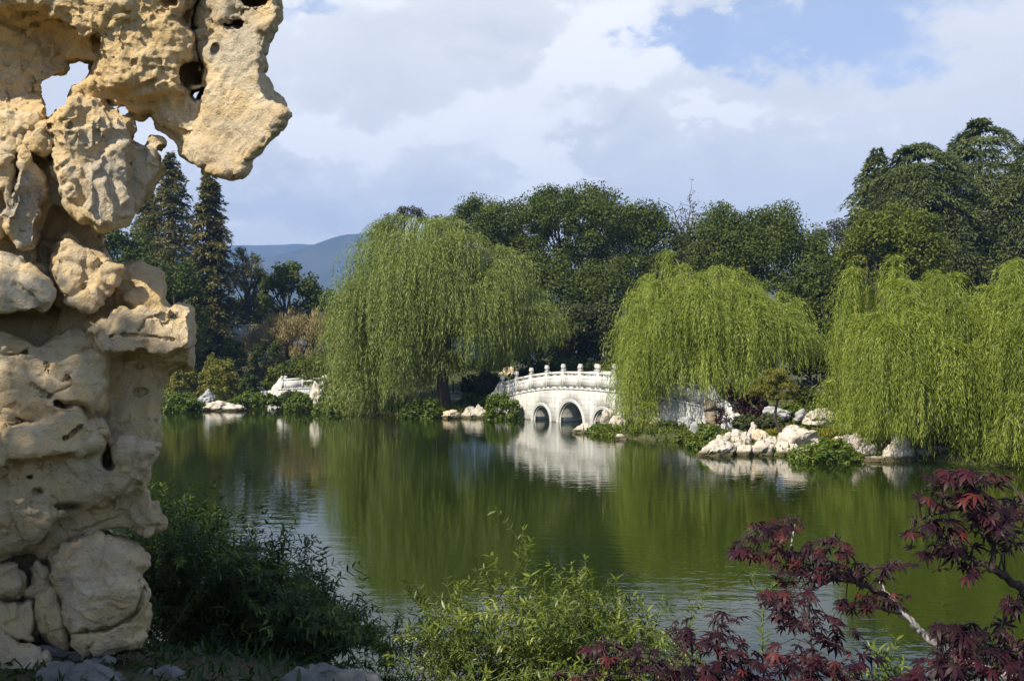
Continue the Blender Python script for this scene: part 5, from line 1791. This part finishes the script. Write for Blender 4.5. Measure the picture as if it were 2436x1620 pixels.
# moss bank and bank grass
rng = np.random.default_rng(440)
mb = MB()
px = rng.uniform(1740, 2080, 9000)
Y = rng.uniform(32.5, 37.5, 9000)
X = (px - CX) / F * Y
Zg = ground_z(np.stack([X, Y], 1))
ok = poly_sd(np.stack([X, Y], 1), POND) > .5
P = np.stack([X, Y, Zg], 1)[ok]
D = np.array([0, 0, 1.0]) + rng.normal(size=P.shape) * .6
rhombs(mb, P, D, rng.normal(size=P.shape), .13, .07, rng.random(len(P)))
tag(mb.build('moss_cover', LM['moss']), 'yellow green moss carpet on the right bank', 'ground cover', kind='stuff')
mb = MB()
n = 60000
X = rng.uniform(-32, 17, n)
Y = rng.uniform(26, 96, n)
P2 = np.stack([X, Y], 1)
dd = poly_sd(P2, POND)
ok = (dd > .15) & (rng.random(n) < np.exp(-dd / 14))
P = np.stack([X, Y, ground_z(P2)], 1)[ok]
D = np.array([0, 0, 1.0]) + rng.normal(size=P.shape) * .5
rhombs(mb, P, D, rng.normal(size=P.shape), rng.uniform(.12, .32, len(P)), .07, rng.random(len(P)))
n = 90000
X = rng.uniform(-30, 17, n)
Y = rng.uniform(26, 80, n)
P2 = np.stack([X, Y], 1)
dd = poly_sd(P2, POND)
ok = (dd > -.05) & (dd < 2.5)
P = np.stack([X, Y, np.maximum(ground_z(P2), 0)], 1)[ok]
D = np.array([0, 0, 1.0]) + rng.normal(size=P.shape) * .8
rhombs(mb, P, D, rng.normal(size=P.shape), rng.uniform(.12, .38, len(P)), .06, rng.random(len(P)))
tag(mb.build('bank_grass', LM['mid']), 'short grass and weeds on the far bank', 'grass', kind='stuff')


# small pines with cushion pads
def pad_pine(label, Y, trunk, pads, seed, leaf='olive', r=.07):
    rng = np.random.default_rng(seed)
    pts = np.array([W(p[0], p[1], Y) for p in trunk])
    root = empty('small_pine', pts[0], label, 'pine')
    mb = MB()
    t = np.linspace(0, len(pts) - 1, 5 * len(pts))
    P = np.stack([np.interp(t, np.arange(len(pts)), pts[:, k]) for k in range(3)], 1)
    P[0, 2] -= .2
    mb.tube(P, np.linspace(r, r * .25, len(P)), 7)
    lf = MB()
    C = []
    for (px, py, w, h) in pads:
        c = W(px, py, Y + rng.uniform(-.3, .3))
        limb(mb, P[np.argmin(np.abs(P[:, 2] - c[2] + .15))], c, r * .35, .012, rng, n=5, sides=5)
        m_ = 46
        d = rdir(rng, m_)
        C.append(c + d * np.array([w * Y / F / 2, w * Y / F / 2.4, h * Y / F / 2]))
    mb.build('trunk', MATS['bark'], root, smooth=True)
    leafy(lf, rng, np.concatenate(C), .10, 26, .11, .022, up=1.0, vary=.3, hang=-.8)
    lf.build('crown', LM[leaf], root)


pad_pine('small cushion pruned pine leaning on the right bank', 34.5, [(1857, 1044), (1852, 1015), (1842, 995), (1850, 950), (1846, 905), (1842, 885)],
         [(1842, 888, 52, 16), (1862, 905, 40, 14), (1815, 925, 52, 18), (1868, 918, 56, 14), (1800, 932, 40, 12), (1880, 940, 34, 12), (1840, 940, 50, 14), (1825, 905, 36, 14)], 451, 'yellow')
pad_pine('tiny pruned pine in front of the small footbridge', 61.5, [(760, 940), (752, 915), (745, 888)], [(745, 890, 50, 8), (730, 898, 30, 8), (765, 905, 40, 9), (775, 920, 40, 10), (738, 912, 30, 8)], 452, 'mid', r=.05)
pad_pine('low spreading pine on the slope above the bridge clump', 63, [(1170, 945), (1165, 925), (1180, 900)], [(1180, 902, 50, 10), (1150, 915, 50, 10), (1200, 915, 40, 10), (1165, 926, 60, 10)], 453, 'olive', r=.06)

# stump-like willow butt, sign, chain posts, low wall
rng = np.random.default_rng(460)
root = empty('tree_stump', W(1694, 1006, 40.2), 'thick pale weathered stump under the middle willow', 'stump')
I = MB()
pts = np.array([W(p[0], p[1], 40.2) for p in [(1700, 1020), (1692, 1000), (1690, 980), (1686, 962), (1684, 950)]])
t = np.linspace(0, 4, 16)
P = np.stack([np.interp(t, np.arange(5), pts[:, k]) for k in range(3)], 1)
P[:, :2] += rng.normal(size=(16, 2)) * .03
I.tube(P, np.interp(t, [0, 1, 2, 3, 4], [.42, .24, .18, .22, .10]) * (1 + .2 * rng.normal(size=16)), 14)
I.build('trunk', MATS['pale_bark'], root, smooth=True)
0 and mound('green sprigs growing on the pale stump', 1690, 958, 50, 14, 40.1, 'mid', 461, group=None, n=14, per=14, name='plant', cat='plant')

Ys = 63.0
root = empty('information_sign', W(1106, 926, Ys), 'small dark sign on two posts below the large left willow', 'sign')
a, b = W(1099, 928, Ys), W(1112, 928, Ys)
for q in (a, b):
    m_ = MB()
    m_.box((q[0], q[1], q[2] + .42), (.05, .05, 1.1))
    m_.build('post', MATS['sign'], root)
m_ = MB()
c = W(1105.5, 903, Ys)
m_.box((c[0], c[1] - .035, c[2]), (.36, .03, .34))
m_.build('board', MATS['sign'], root)
for lab, px, py in [('dark bollard left of the small sign', 1078, 932), ('short dark bollard beside the bridge approach', 1168, 938), ('dark bollard between sign and bridge approach', 1128, 930)]:
    q = W(px, py, Ys + 1)
    root = empty('bollard', q, lab, 'bollard', 'bollards by the bridge approach')
    m_ = MB()
    m_.tube(np.array([[q[0], q[1], q[2] - .2], [q[0], q[1], q[2] + .62]]), .05, 8)
    m_.build('post', MATS['sign'], root)
    m_ = MB()
    m_.tube(np.array([[q[0], q[1], q[2] + .64], [q[0], q[1], q[2] + .70]]), .065, 8)
    m_.build('cap', MATS['sign'], root)
m_ = MB()
qa, qb = W(1128, 917, Ys + 1), W(1168, 925, Ys + 1)
t = np.linspace(0, 1, 12)[:, None]
P = qa + (qb - qa) * t
P[:, 2] -= .16 * np.sin(np.pi * t[:, 0])
m_.tube(P, .018, 5)
tag(m_.build('rope', MATS['grey_twig']), 'pale rope hanging between two dark bollards', 'rope')
q = W(570, 800, 93)
m_ = MB()
m_.box((q[0], q[1], q[2] + .1), (4.2, .3, 1.7))
m_.box((q[0], q[1], q[2] + 1.0), (4.4, .45, .12))
tag(m_.build('garden_wall', MATS['wallgrey']), 'short plain grey wall beside the straw coloured thicket', 'wall')

# trees further along the left and right banks
for lab, a, b, tp, Y_, lf_, sd_ in [
    ('spreading dark tree on the far left bank behind the garden rock', -60, 200, 560, 82, 'oak', 471),
    ('mid green tree on the far left bank behind the garden rock', -300, -40, 590, 78, 'mid', 472),
    ('tall dark tree on the far left bank', -620, -280, 520, 84, 'oak', 473),
    ('olive tree on the far left bank', -960, -600, 580, 80, 'olive', 474),
    ('broad dark tree beyond the right willows', 2640, 3050, 520, 62, 'oak', 475),
    ('mid green tree beyond the right willows', 3000, 3500, 560, 52, 'mid', 476),
]:
    m_ = (a + b) / 2
    tree('broadleaf_tree', lab, 'tree', [(a, tp + 130), (a + (b - a) * .25, tp + 35), (m_, tp), (a + (b - a) * .75, tp + 40), (b, tp + 140)],
         [(a, 780), (m_, 850), (b, 780)], Y_, 5.0, 170, 1.0, 130, .26, .16, lf_, sd_, trunk_r=.35)
tree('hedge', 'low green hedge along the far left bank', 'hedge', [(-1000, 850), (-500, 800), (-100, 820), (230, 830)], [(-1000, 930), (-300, 930), (230, 930)], 70, 2.0, 240, .7, 100, .22, .14, 'mid', 477, trunk_r=.1)

tree('hedge', 'dull green trees closing the slope behind the straw coloured thicket', 'hedge', [(480, 770), (600, 735), (720, 725), (900, 740)], [(480, 880), (700, 880), (900, 880)], 106, 2.5, 200, .8, 110, .26, .16, 'dark', 478, trunk_r=.1)
tree('hedge', 'dark shrubs filling the gap between the large left willow and the bridge', 'hedge', [(1180, 800), (1280, 770), (1400, 780), (1520, 800)], [(1180, 880), (1350, 880), (1520, 880)], 72, 2.0, 170, .6, 110, .20, .13, 'dark', 479, trunk_r=.1)

# ------------------------------------------------------------------ foreground shrubs with arching leafy shoots
def shoot_shrub(name, label, roots, tips, seed, leaf, leaf_len=.042, node=.032, wratio=.26, side=3, t0=.2, group=None, stem_r=.0035, whorl=3, arch=.35):
    """roots, tips: world points (N,3); each shoot arches from a root to its tip and carries whorls of narrow leaves"""
    rng = np.random.default_rng(seed)
    st, lf = MB(), MB()
    LP, LD, LN, LL, LR = [], [], [], [], []

    def shoot(A, B, r, first, lift):
        L_ = np.linalg.norm(B - A)
        n = max(6, int(L_ / node))
        t = np.linspace(0, 1, n)[:, None]
        M = A * .45 + B * .55 + np.array([0, 0, lift * L_]) + rng.normal(size=3) * .05 * L_
        P = (1 - t) ** 2 * A + 2 * t * (1 - t) * M + t * t * B
        P[1:-1] += rng.normal(size=(n - 2, 3)) * .004
        st.tube(P[::2] if n > 12 else P, np.linspace(r, r * .35, len(P[::2] if n > 12 else P)), 4)
        T = unit(np.gradient(P, axis=0))
        k0 = int(first * n)
        tone = rng.random() * .5
        for i in range(k0, n):
            fr = i / n
            w = whorl if fr < .93 else whorl + 3
            a0 = i * 2.4
            for q in range(w):
                a = a0 + q * 2 * np.pi / w + rng.normal() * .3
                X = np.cross(T[i], [0.2, .1, 1])
                X /= np.linalg.norm(X) + 1e-9
                Yv = np.cross(T[i], X)
                d = X * math.cos(a) + Yv * math.sin(a)
                dd = d * (.8 if fr < .93 else .5) + T[i] * (.55 if fr < .93 else .9)
                dd[2] -= .1
                LP.append(P[i])
                LD.append(dd)
                LN.append(np.array([0, 0, 1.0]) + T[i] * .4 + rng.normal(size=3) * .4)
                LL.append(leaf_len * rng.uniform(.55, 1.2) * (1.0 if fr < .85 else .85))
                LR.append(min(1, tone + .35 * rng.random() + .40 * max(0, fr - .6) / .4))
        return P

    for A, B in zip(roots, tips):
        lift = arch * rng.uniform(.3, 1.0)
        P = shoot(A, B, stem_r * rng.uniform(.8, 1.3), t0, lift)
        n = len(P)
        for q in range(side):
            k = rng.integers(int(n * .3), max(int(n * .3) + 1, int(n * .9)))
            L2 = np.linalg.norm(B - A) * rng.uniform(.12, .28)
            dv = unit(unit(B - A) * .8 + rdir(rng, 1)[0] * .8 + np.array([0, 0, .3]))
            shoot(P[k], P[k] + dv * L2, stem_r * .55, .1, .1)
    root = empty(name, np.mean(roots, 0), label, 'shrub', group)
    st.build('stem', MATS['twig'], root, smooth=True)
    leaves6(lf, np.array(LP), np.array(LD), np.array(LN), np.array(LL), np.array(LL) * wratio, np.array(LR, dtype=np.float32))
    lf.build('foliage', LM[leaf], root)
    return root


def fill_tips(rng, top, bottom, Y0, Y1, n, up=.55):
    top = np.array(top, float)
    px = rng.uniform(top[0, 0], top[-1, 0], n)
    tp = np.interp(px, top[:, 0], top[:, 1])
    py = tp + (bottom - tp) * rng.random(n) ** (1 / up)
    py = np.where(rng.random(n) < .35, tp + 8 + 25 * rng.random(n), py)
    Y = rng.uniform(Y0, Y1, n)
    return np.array([W(a, b, c) for a, b, c in zip(px, py, Y)])


def ground_roots(rng, n, pa, pb, Y0, Y1):
    px = rng.uniform(pa, pb, n)
    Y = rng.uniform(Y0, Y1, n)
    return np.array([gp(a, b) for a, b in zip(px, Y)])


rng = np.random.default_rng(501)
SH = 'leafy shrubs on the near bank'
LB = [(250, 1330), (330, 1240), (400, 1250), (480, 1270), (560, 1320), (640, 1330), (700, 1350), (760, 1400), (830, 1460), (900, 1510), (930, 1560)]
tips = fill_tips(rng, LB, 1660, 6.0, 7.9, 330)
roots = ground_roots(rng, 330, 330, 760, 6.2, 7.5)
extra_t = [W(*p) for p in [(362, 1145, 7.6), (385, 1160, 7.4), (420, 1205, 7.6), (452, 1186, 7.4), (470, 1240, 7.4), (515, 1218, 7.3), (540, 1255, 7.2), (700, 1248, 6.9), (742, 1282, 6.9), (650, 1290, 7.0), (758, 1340, 6.8), (770, 1368, 6.8), (800, 1390, 6.7), (815, 1425, 6.8), (860, 1450, 6.8), (892, 1455, 6.8), (905, 1500, 6.8), (600, 1275, 7.0)]]
extra_r = ground_roots(rng, len(extra_t), 380, 640, 6.8, 7.4)
for i, t in enumerate(extra_t):
    extra_r[i] = gp(np.clip(t[0] / t[1] * F + CX + rng.uniform(-90, 10), 340, 700), 7.2)
shoot_shrub('arching_shrub', 'dense dark shaded bush with arching shoots beside the garden rock', np.vstack([roots, extra_r]), np.vstack([tips, extra_t]), 502, 'jasmine_shaded', leaf_len=.066, node=.052, group=SH)

rng = np.random.default_rng(511)
CB = [(905, 1560), (960, 1490), (1030, 1460), (1110, 1430), (1180, 1430), (1260, 1410), (1340, 1420), (1420, 1440), (1500, 1460), (1580, 1490), (1650, 1550), (1690, 1600)]
tips = fill_tips(rng, CB, 1690, 4.9, 6.6, 135)
roots = ground_roots(rng, 135, 1000, 1560, 5.2, 6.0)
ex = [(968, 1385, 6.2), (1010, 1430, 6.2), (1135, 1362, 6.0), (1245, 1262, 5.9), (1262, 1290, 5.9), (1310, 1345, 5.8), (1392, 1332, 5.8), (1380, 1370, 5.8), (1085, 1400, 6.0), (1430, 1435, 5.8), (1480, 1425, 5.7), (1530, 1430, 5.7), (1575, 1430, 5.8), (1640, 1432, 5.9), (1660, 1450, 5.8), (900, 1545, 6.0), (925, 1490, 6.2), (880, 1580, 6.0), (1200, 1370, 5.9)]
et = [W(*p) for p in ex]
er = np.array([gp(np.clip(p[0] + rng.uniform(-20, 140) * (1 if p[0] < 1200 else -.6), 1000, 1640), 5.7) for p in ex])
shoot_shrub('arching_shrub', 'sunlit yellow green bush with upright shoots at bottom centre', np.vstack([roots, er]), np.vstack([tips, et]), 512, 'jasmine', leaf_len=.054, node=.042, group=SH)
rng = np.random.default_rng(521)
ex = [(2132, 1522, 4.6), (2110, 1560, 4.6), (2085, 1590, 4.6), (2145, 1585, 4.6), (1845, 1392, 5.4), (1990, 1590, 5.0), (2030, 1600, 5.0)]
et = [W(*p) for p in ex]
er = np.array([gp(p[0] - 30 + rng.uniform(-30, 30), 4.7) for p in ex])
shoot_shrub('arching_shrub', 'few bright shoots coming up between the maple branches', er, np.array(et), 522, 'jasmine', leaf_len=.06, node=.046, side=2, group=SH, t0=.45)


# ------------------------------------------------------------------ japanese maple
def maple_leaf_template():
    lob = [(-128, .42, .075), (-82, .76, .095), (-40, .94, .11), (0, 1.05, .12), (40, .94, .11), (82, .76, .095), (128, .42, .075)]
    V, Q = [(0, 0, 0)], []
    for a, l, w in lob:
        a = R(a)
        d = np.array([math.sin(a), math.cos(a)])
        s_ = np.array([d[1], -d[0]])
        b = len(V)
        for t, k, z in ((.28, .8, .02), (.60, 1.0, -.02), (1.0, 0, -.16), (.60, -1.0, -.02), (.28, -.8, .02)):
            p = d * l * t + s_ * w * k
            V.append((p[0], p[1], z * l))
        V.append((d[0] * l * .6, d[1] * l * .6, .045 * l))
        c = b + 5
        Q += [(0, b, b + 1, c), (c, b + 1, b + 2, b + 3), (0, c, b + 3, b + 4)]
    return np.array(V), np.array(Q)


MV, MQ = maple_leaf_template()


def maple(name, label, trunk_base, branches, clusters, seed, size=.085):
    """branches: lists of world points with radius; clusters: (photo x, y, radius x, radius y, distance, spread, count, branch index)"""
    rng = np.random.default_rng(seed)
    root = empty(name, trunk_base, label, 'maple tree', 'red maples at the bottom right')
    st, lf, gr = MB(), MB(), MB()
    allp = []
    for pts, r0, r1, tone in branches:
        pts = np.array(pts)
        n = len(pts)
        t = np.linspace(0, n - 1, 6 * n)
        P = np.stack([np.interp(t, np.arange(n), pts[:, k]) for k in range(3)], 1)
        Q = P.copy()
        for _ in range(3):
            Q[1:-1] = (Q[:-2] + Q[1:-1] * 2 + Q[2:]) / 4
        Q[1:-1] += rng.normal(size=(len(Q) - 2, 3)) * r0 * .25
        if tone:
            gr = MB()
            gr.tube(Q, np.linspace(r0, r1, len(Q)), 7)
            gr.build('branch', MATS['grey_twig'], root, smooth=True)
        else:
            st.tube(Q, np.linspace(r0, r1, len(Q)), 7)
        allp.append(Q)
    AP = np.concatenate(allp)
    L_, M_, Rn = [], [], []
    for (px, py, rx, ry, Y, dy, n, tiltc) in clusters:
        for _ in range(int(n * 1.15)):
            a, rr = rng.uniform(0, 2 * np.pi), rng.random() ** .6
            yy = Y + rng.uniform(-dy, dy)
            c = W(px + rx * rr * math.cos(a), py + ry * rr * math.sin(a), yy)
            # petiole from the nearest twig
            k = np.argmin(((AP - c) ** 2).sum(1))
            q = AP[k]
            away = unit((c - q) + np.array([0, 0, -.02]) + rng.normal(size=3) * .03)
            up = unit(np.array([0.0, -.12 - .55 * tiltc, 1.0]) + rng.normal(size=3) * np.array([.30, .30, .15]))
            fw = unit(away - up * (away @ up) + rng.normal(size=3) * .25 + np.array([0, 0, -.25]))
            fw = unit(fw - up * (fw @ up))
            rt = np.cross(fw, up)
            s_ = size * rng.uniform(.55, 1.15) * .55
            V = MV * s_
            V[:, 2] -= .55 * (V[:, :2] ** 2).sum(1) / s_ * rng.uniform(.2, 1.0)
            L_.append(c + V[:, :1] * rt + V[:, 1:2] * fw + V[:, 2:] * up)
            Rn.append(rng.random() ** 1.6)
            if np.linalg.norm(c - q) < .08:
                mid = (q + c) / 2 + np.array([0, 0, .015])
                st.tube(np.array([q, mid, c]), [.0022, .0014, .001], 4, cap=False)
    n = len(L_)
    V = np.concatenate(L_)
    Q = (np.arange(n)[:, None, None] * len(MV) + MQ[None]).reshape(-1, 4)
    lf.add(V, Q, rnd=np.repeat(np.array(Rn, dtype=np.float32), len(MQ)))
    st.build('branch', MATS['dark_twig'], root, smooth=True)
    lf.build('foliage', LM['maple'], root)
    return root


tb = np.array([2.15, 2.9, gz(2.15, 2.9)])
tbx = (tb[0] / tb[1] * F + CX)


def B(*p):
    return [W(*q) for q in p]


mid_b = B((2480, 1640, 2.9), (2330, 1590, 2.85), (2215, 1530, 2.8), (2165, 1478, 2.8), (2110, 1415, 2.8), (2040, 1385, 2.8), (1960, 1368, 2.8), (1900, 1335, 2.8), (1840, 1300, 2.8), (1795, 1262, 2.8))
maple('japanese_maple', 'dark red maple whose pale branch slants up across the pond', tb,
      [([tb, W(2900, 1700, 2.9), W(2640, 1680, 2.9), W(2480, 1640, 2.9)], .035, .016, 0),
       (mid_b[:5], .0135, .009, 1),
       (mid_b[4:], .009, .002, 0),
       (B((2110, 1415, 2.8), (2098, 1395, 2.8), (2090, 1375, 2.8)), .006, .003, 1),
       (B((1900, 1335, 2.8), (1950, 1300, 2.75), (1990, 1270, 2.7), (2000, 1290, 2.7)), .004, .0015, 0),
       (B((1880, 1320, 2.8), (1885, 1275, 2.8), (1892, 1245, 2.8)), .003, .0015, 1),
       (B((2040, 1385, 2.8), (2080, 1350, 2.7), (2120, 1345, 2.7)), .004, .0015, 0),
       (B((1990, 1372, 2.8), (1940, 1400, 2.7), (1880, 1420, 2.6), (1830, 1430, 2.6)), .004, .0015, 0),
       (B((2150, 1460, 2.8), (2060, 1440, 2.7), (2010, 1450, 2.7)), .004, .0015, 0),
       (B((2480, 1640, 2.9), (2200, 1640, 2.6), (1960, 1610, 2.5), (1930, 1540, 2.5), (1925, 1470, 2.5)), .008, .002, 0),
       (B((2200, 1640, 2.6), (1900, 1650, 2.5), (1720, 1620, 2.5), (1705, 1540, 2.5), (1695, 1470, 2.5)), .007, .002, 0),
       (B((1720, 1620, 2.5), (1600, 1590, 2.45), (1500, 1550, 2.45), (1430, 1520, 2.45)), .005, .0015, 0),
       (B((1600, 1590, 2.45), (1500, 1600, 2.4), (1370, 1610, 2.4)), .004, .0015, 0),
       (B((1720, 1620, 2.5), (1640, 1560, 2.5), (1580, 1500, 2.5)), .004, .0015, 0)],
      [(1840, 1255, 60, 22, 2.8, .12, 26, .1), (1800, 1300, 70, 30, 2.8, .12, 30, .1), (1890, 1235, 30, 12, 2.8, .08, 5, .1), (1960, 1300, 70, 25, 2.75, .12, 26, .2), (1900, 1330, 60, 20, 2.8, .1, 18, .1),
       (2040, 1360, 100, 26, 2.8, .12, 30, .1), (1960, 1350, 70, 22, 2.8, .12, 24, .1), (2090, 1430, 90, 22, 2.75, .12, 26, .1), (2130, 1350, 40, 18, 2.7, .08, 8, .1), (1900, 1370, 55, 22, 2.75, .1, 14, .2),
       (1870, 1420, 70, 25, 2.6, .12, 20, .4), (1900, 1470, 70, 30, 2.6, .12, 24, .4), (1970, 1500, 70, 40, 2.55, .12, 24, .3), (2010, 1440, 50, 22, 2.7, .1, 12, .2),
       (1700, 1470, 60, 18, 2.5, .1, 9, .3), (1690, 1520, 60, 30, 2.5, .1, 18, .3), (1740, 1555, 60, 30, 2.5, .1, 18, .4), (1620, 1500, 50, 26, 2.5, .1, 12, .3),
       (1860, 1560, 110, 30, 2.5, .12, 28, .5), (1780, 1595, 130, 26, 2.45, .12, 34, .5), (1620, 1590, 110, 26, 2.45, .12, 30, .3), (1500, 1560, 70, 30, 2.45, .1, 20, .2), (1430, 1530, 40, 18, 2.45, .08, 8, .2), (1380, 1605, 60, 14, 2.4, .08, 10, .2),
       (1960, 1590, 110, 26, 2.5, .12, 28, .4), (2050, 1560, 60, 30, 2.5, .12, 10, .4), (1680, 1625, 330, 14, 2.4, .12, 44, .3)], 601, size=.061)
tb2 = np.array([1.75, 2.3, gz(1.75, 2.3)])
maple('japanese_maple', 'blackish red maple sprays entering from the right edge', tb2,
      [([tb2, W(2950, 1500, 2.2), W(2600, 1440, 2.1), W(2436, 1405, 2.05)], .03, .012, 0),
       (B((2436, 1405, 2.05), (2400, 1375, 2.05), (2360, 1352, 2.0), (2310, 1330, 2.0), (2270, 1300, 2.0), (2240, 1280, 2.0)), .009, .002, 0),
       (B((2360, 1352, 2.0), (2365, 1310, 2.0), (2355, 1260, 2.0), (2330, 1200, 2.0), (2290, 1150, 2.0)), .006, .002, 0),
       (B((2355, 1260, 2.0), (2400, 1220, 2.0), (2440, 1190, 2.0)), .005, .002, 0),
       (B((2330, 1200, 2.0), (2230, 1220, 2.0), (2180, 1240, 2.0)), .004, .0015, 0),
       (B((2600, 1440, 2.1), (2500, 1520, 2.1), (2360, 1560, 2.1), (2260, 1530, 2.1), (2220, 1500, 2.1)), .009, .002, 0),
       (B((2500, 1450, 2.05), (2440, 1430, 2.0), (2400, 1435, 2.0)), .004, .002, 0)],
      [(2260, 1135, 70, 18, 2.0, .08, 13, .35), (2340, 1140, 50, 18, 2.0, .08, 9, .35), (2270, 1185, 90, 25, 2.0, .1, 20, .4), (2330, 1240, 80, 40, 2.0, .1, 26, .6), (2420, 1210, 40, 30, 2.0, .1, 12, .4),
       (2200, 1250, 60, 30, 2.0, .1, 15, .3), (2240, 1305, 80, 22, 2.0, .1, 18, .2), (2290, 1350, 60, 25, 2.0, .1, 12, .2), (2400, 1290, 50, 30, 2.0, .1, 12, .3), (2420, 1432, 40, 14, 2.0, .06, 8, .1),
       (2280, 1500, 70, 22, 2.1, .1, 16, .3), (2320, 1550, 110, 40, 2.1, .12, 34, .4), (2400, 1590, 80, 30, 2.05, .12, 26, .4), (2240, 1590, 70, 26, 2.1, .1, 20, .4), (2170, 1610, 60, 14, 2.1, .08, 10, .3), (2380, 1500, 40, 18, 2.1, .1, 6, .3)], 602, size=.061)


# undergrowth on the near bank
rng = np.random.default_rng(701)
n = 16000
X, Y = rng.uniform(-4.5, 4.5, n), rng.uniform(3.6, 9.2, n)
P2 = np.stack([X, Y], 1)
ok = poly_sd(P2, POND) > .1
P = np.stack([X, Y, ground_z(P2)], 1)[ok]
mb = MB()
leaves6(mb, P, np.array([0, 0, .7]) + rng.normal(size=P.shape) * .7, np.array([0, 0, 1.0]) + rng.normal(size=P.shape) * .5, rng.uniform(.04, .10, len(P)), rng.uniform(.012, .03, len(P)), rng.random(len(P)) * .6)
tag(mb.build('undergrowth', LM['jasmine_shaded']), 'low weeds and leaves covering the near bank', 'ground cover', kind='stuff')

# tall hedge outside the frame, added and sloped to shade the rock's foot
rng = np.random.default_rng(711)
n = 700
C = np.stack([rng.uniform(-6.0, -4.3, n), rng.uniform(1.2, 3.7, n), 0 * np.zeros(n)], 1)
C[:, 2] = 1.5 + (.35 + .719 * (-2.4 - C[:, 0]) / .50 * 1.0) * rng.random(n) ** .7
root = empty('hedge', (-5.4, 3.1, 1.4), 'unseen evergreen hedge added to shade the foot of the garden rock', 'hedge')
mb = MB()
for q in C[:14]:
    limb(mb, np.array([-5.4, 3.1, 1.3]), q, .06, .01, rng)
mb.build('trunk', MATS['bark'], root, smooth=True)
mb = MB()
leafy(mb, rng, C, .32, 80, .09, .05)
mb.build('foliage', LM['dark'], root)


rng = np.random.default_rng(721)  # unseen tree, added and trimmed to shade the ground by the left bush
n = 260
C = np.stack([rng.uniform(-6.2, -5.5, n), rng.uniform(-.2, 1.0, n), rng.uniform(4.8, 8.7, n)], 1)
root = empty('broadleaf_tree', (-5.8, .4, 1.4), 'unseen leafy tree added to shade the near bank', 'tree')
mb = MB()
limb(mb, np.array([-5.8, .4, 1.2]), np.array([-5.8, .4, 5.2]), .16, .1, rng, sag=0)
for q in C[:14]:
    limb(mb, np.array([-5.8, .4, 5.0]), q, .06, .01, rng)
mb.build('trunk', MATS['bark'], root, smooth=True)
mb = MB()
leafy(mb, rng, C, .36, 110, .10, .055)
mb.build('crown', LM['dark'], root)


# ------------------------------------------------------------------ haze
def haze(density):
    mb = MB()
    x0, x1, y0, y1, z0, z1 = -3640, 3640, -290, 3640, -3.5, 560
    mb.box(((x0 + x1) / 2, (y0 + y1) / 2, (z0 + z1) / 2), (x1 - x0, y1 - y0, z1 - z0))
    m, nt, out = nmat('haze_air')
    v = nt.nodes.new('ShaderNodeVolumePrincipled')
    v.inputs['Color'].default_value = (0.29, 0.49, 0.92, 1)
    v.inputs['Density'].default_value = density
    v.inputs['Anisotropy'].default_value = 0.0
    nt.links.new(v.outputs[0], out.inputs['Volume'])
    o = mb.build('haze', m)
    tag(o, kind='stuff', label='thin bluish haze over the far mountains', cat='haze')


if HAZE > 0:
    haze(HAZE)
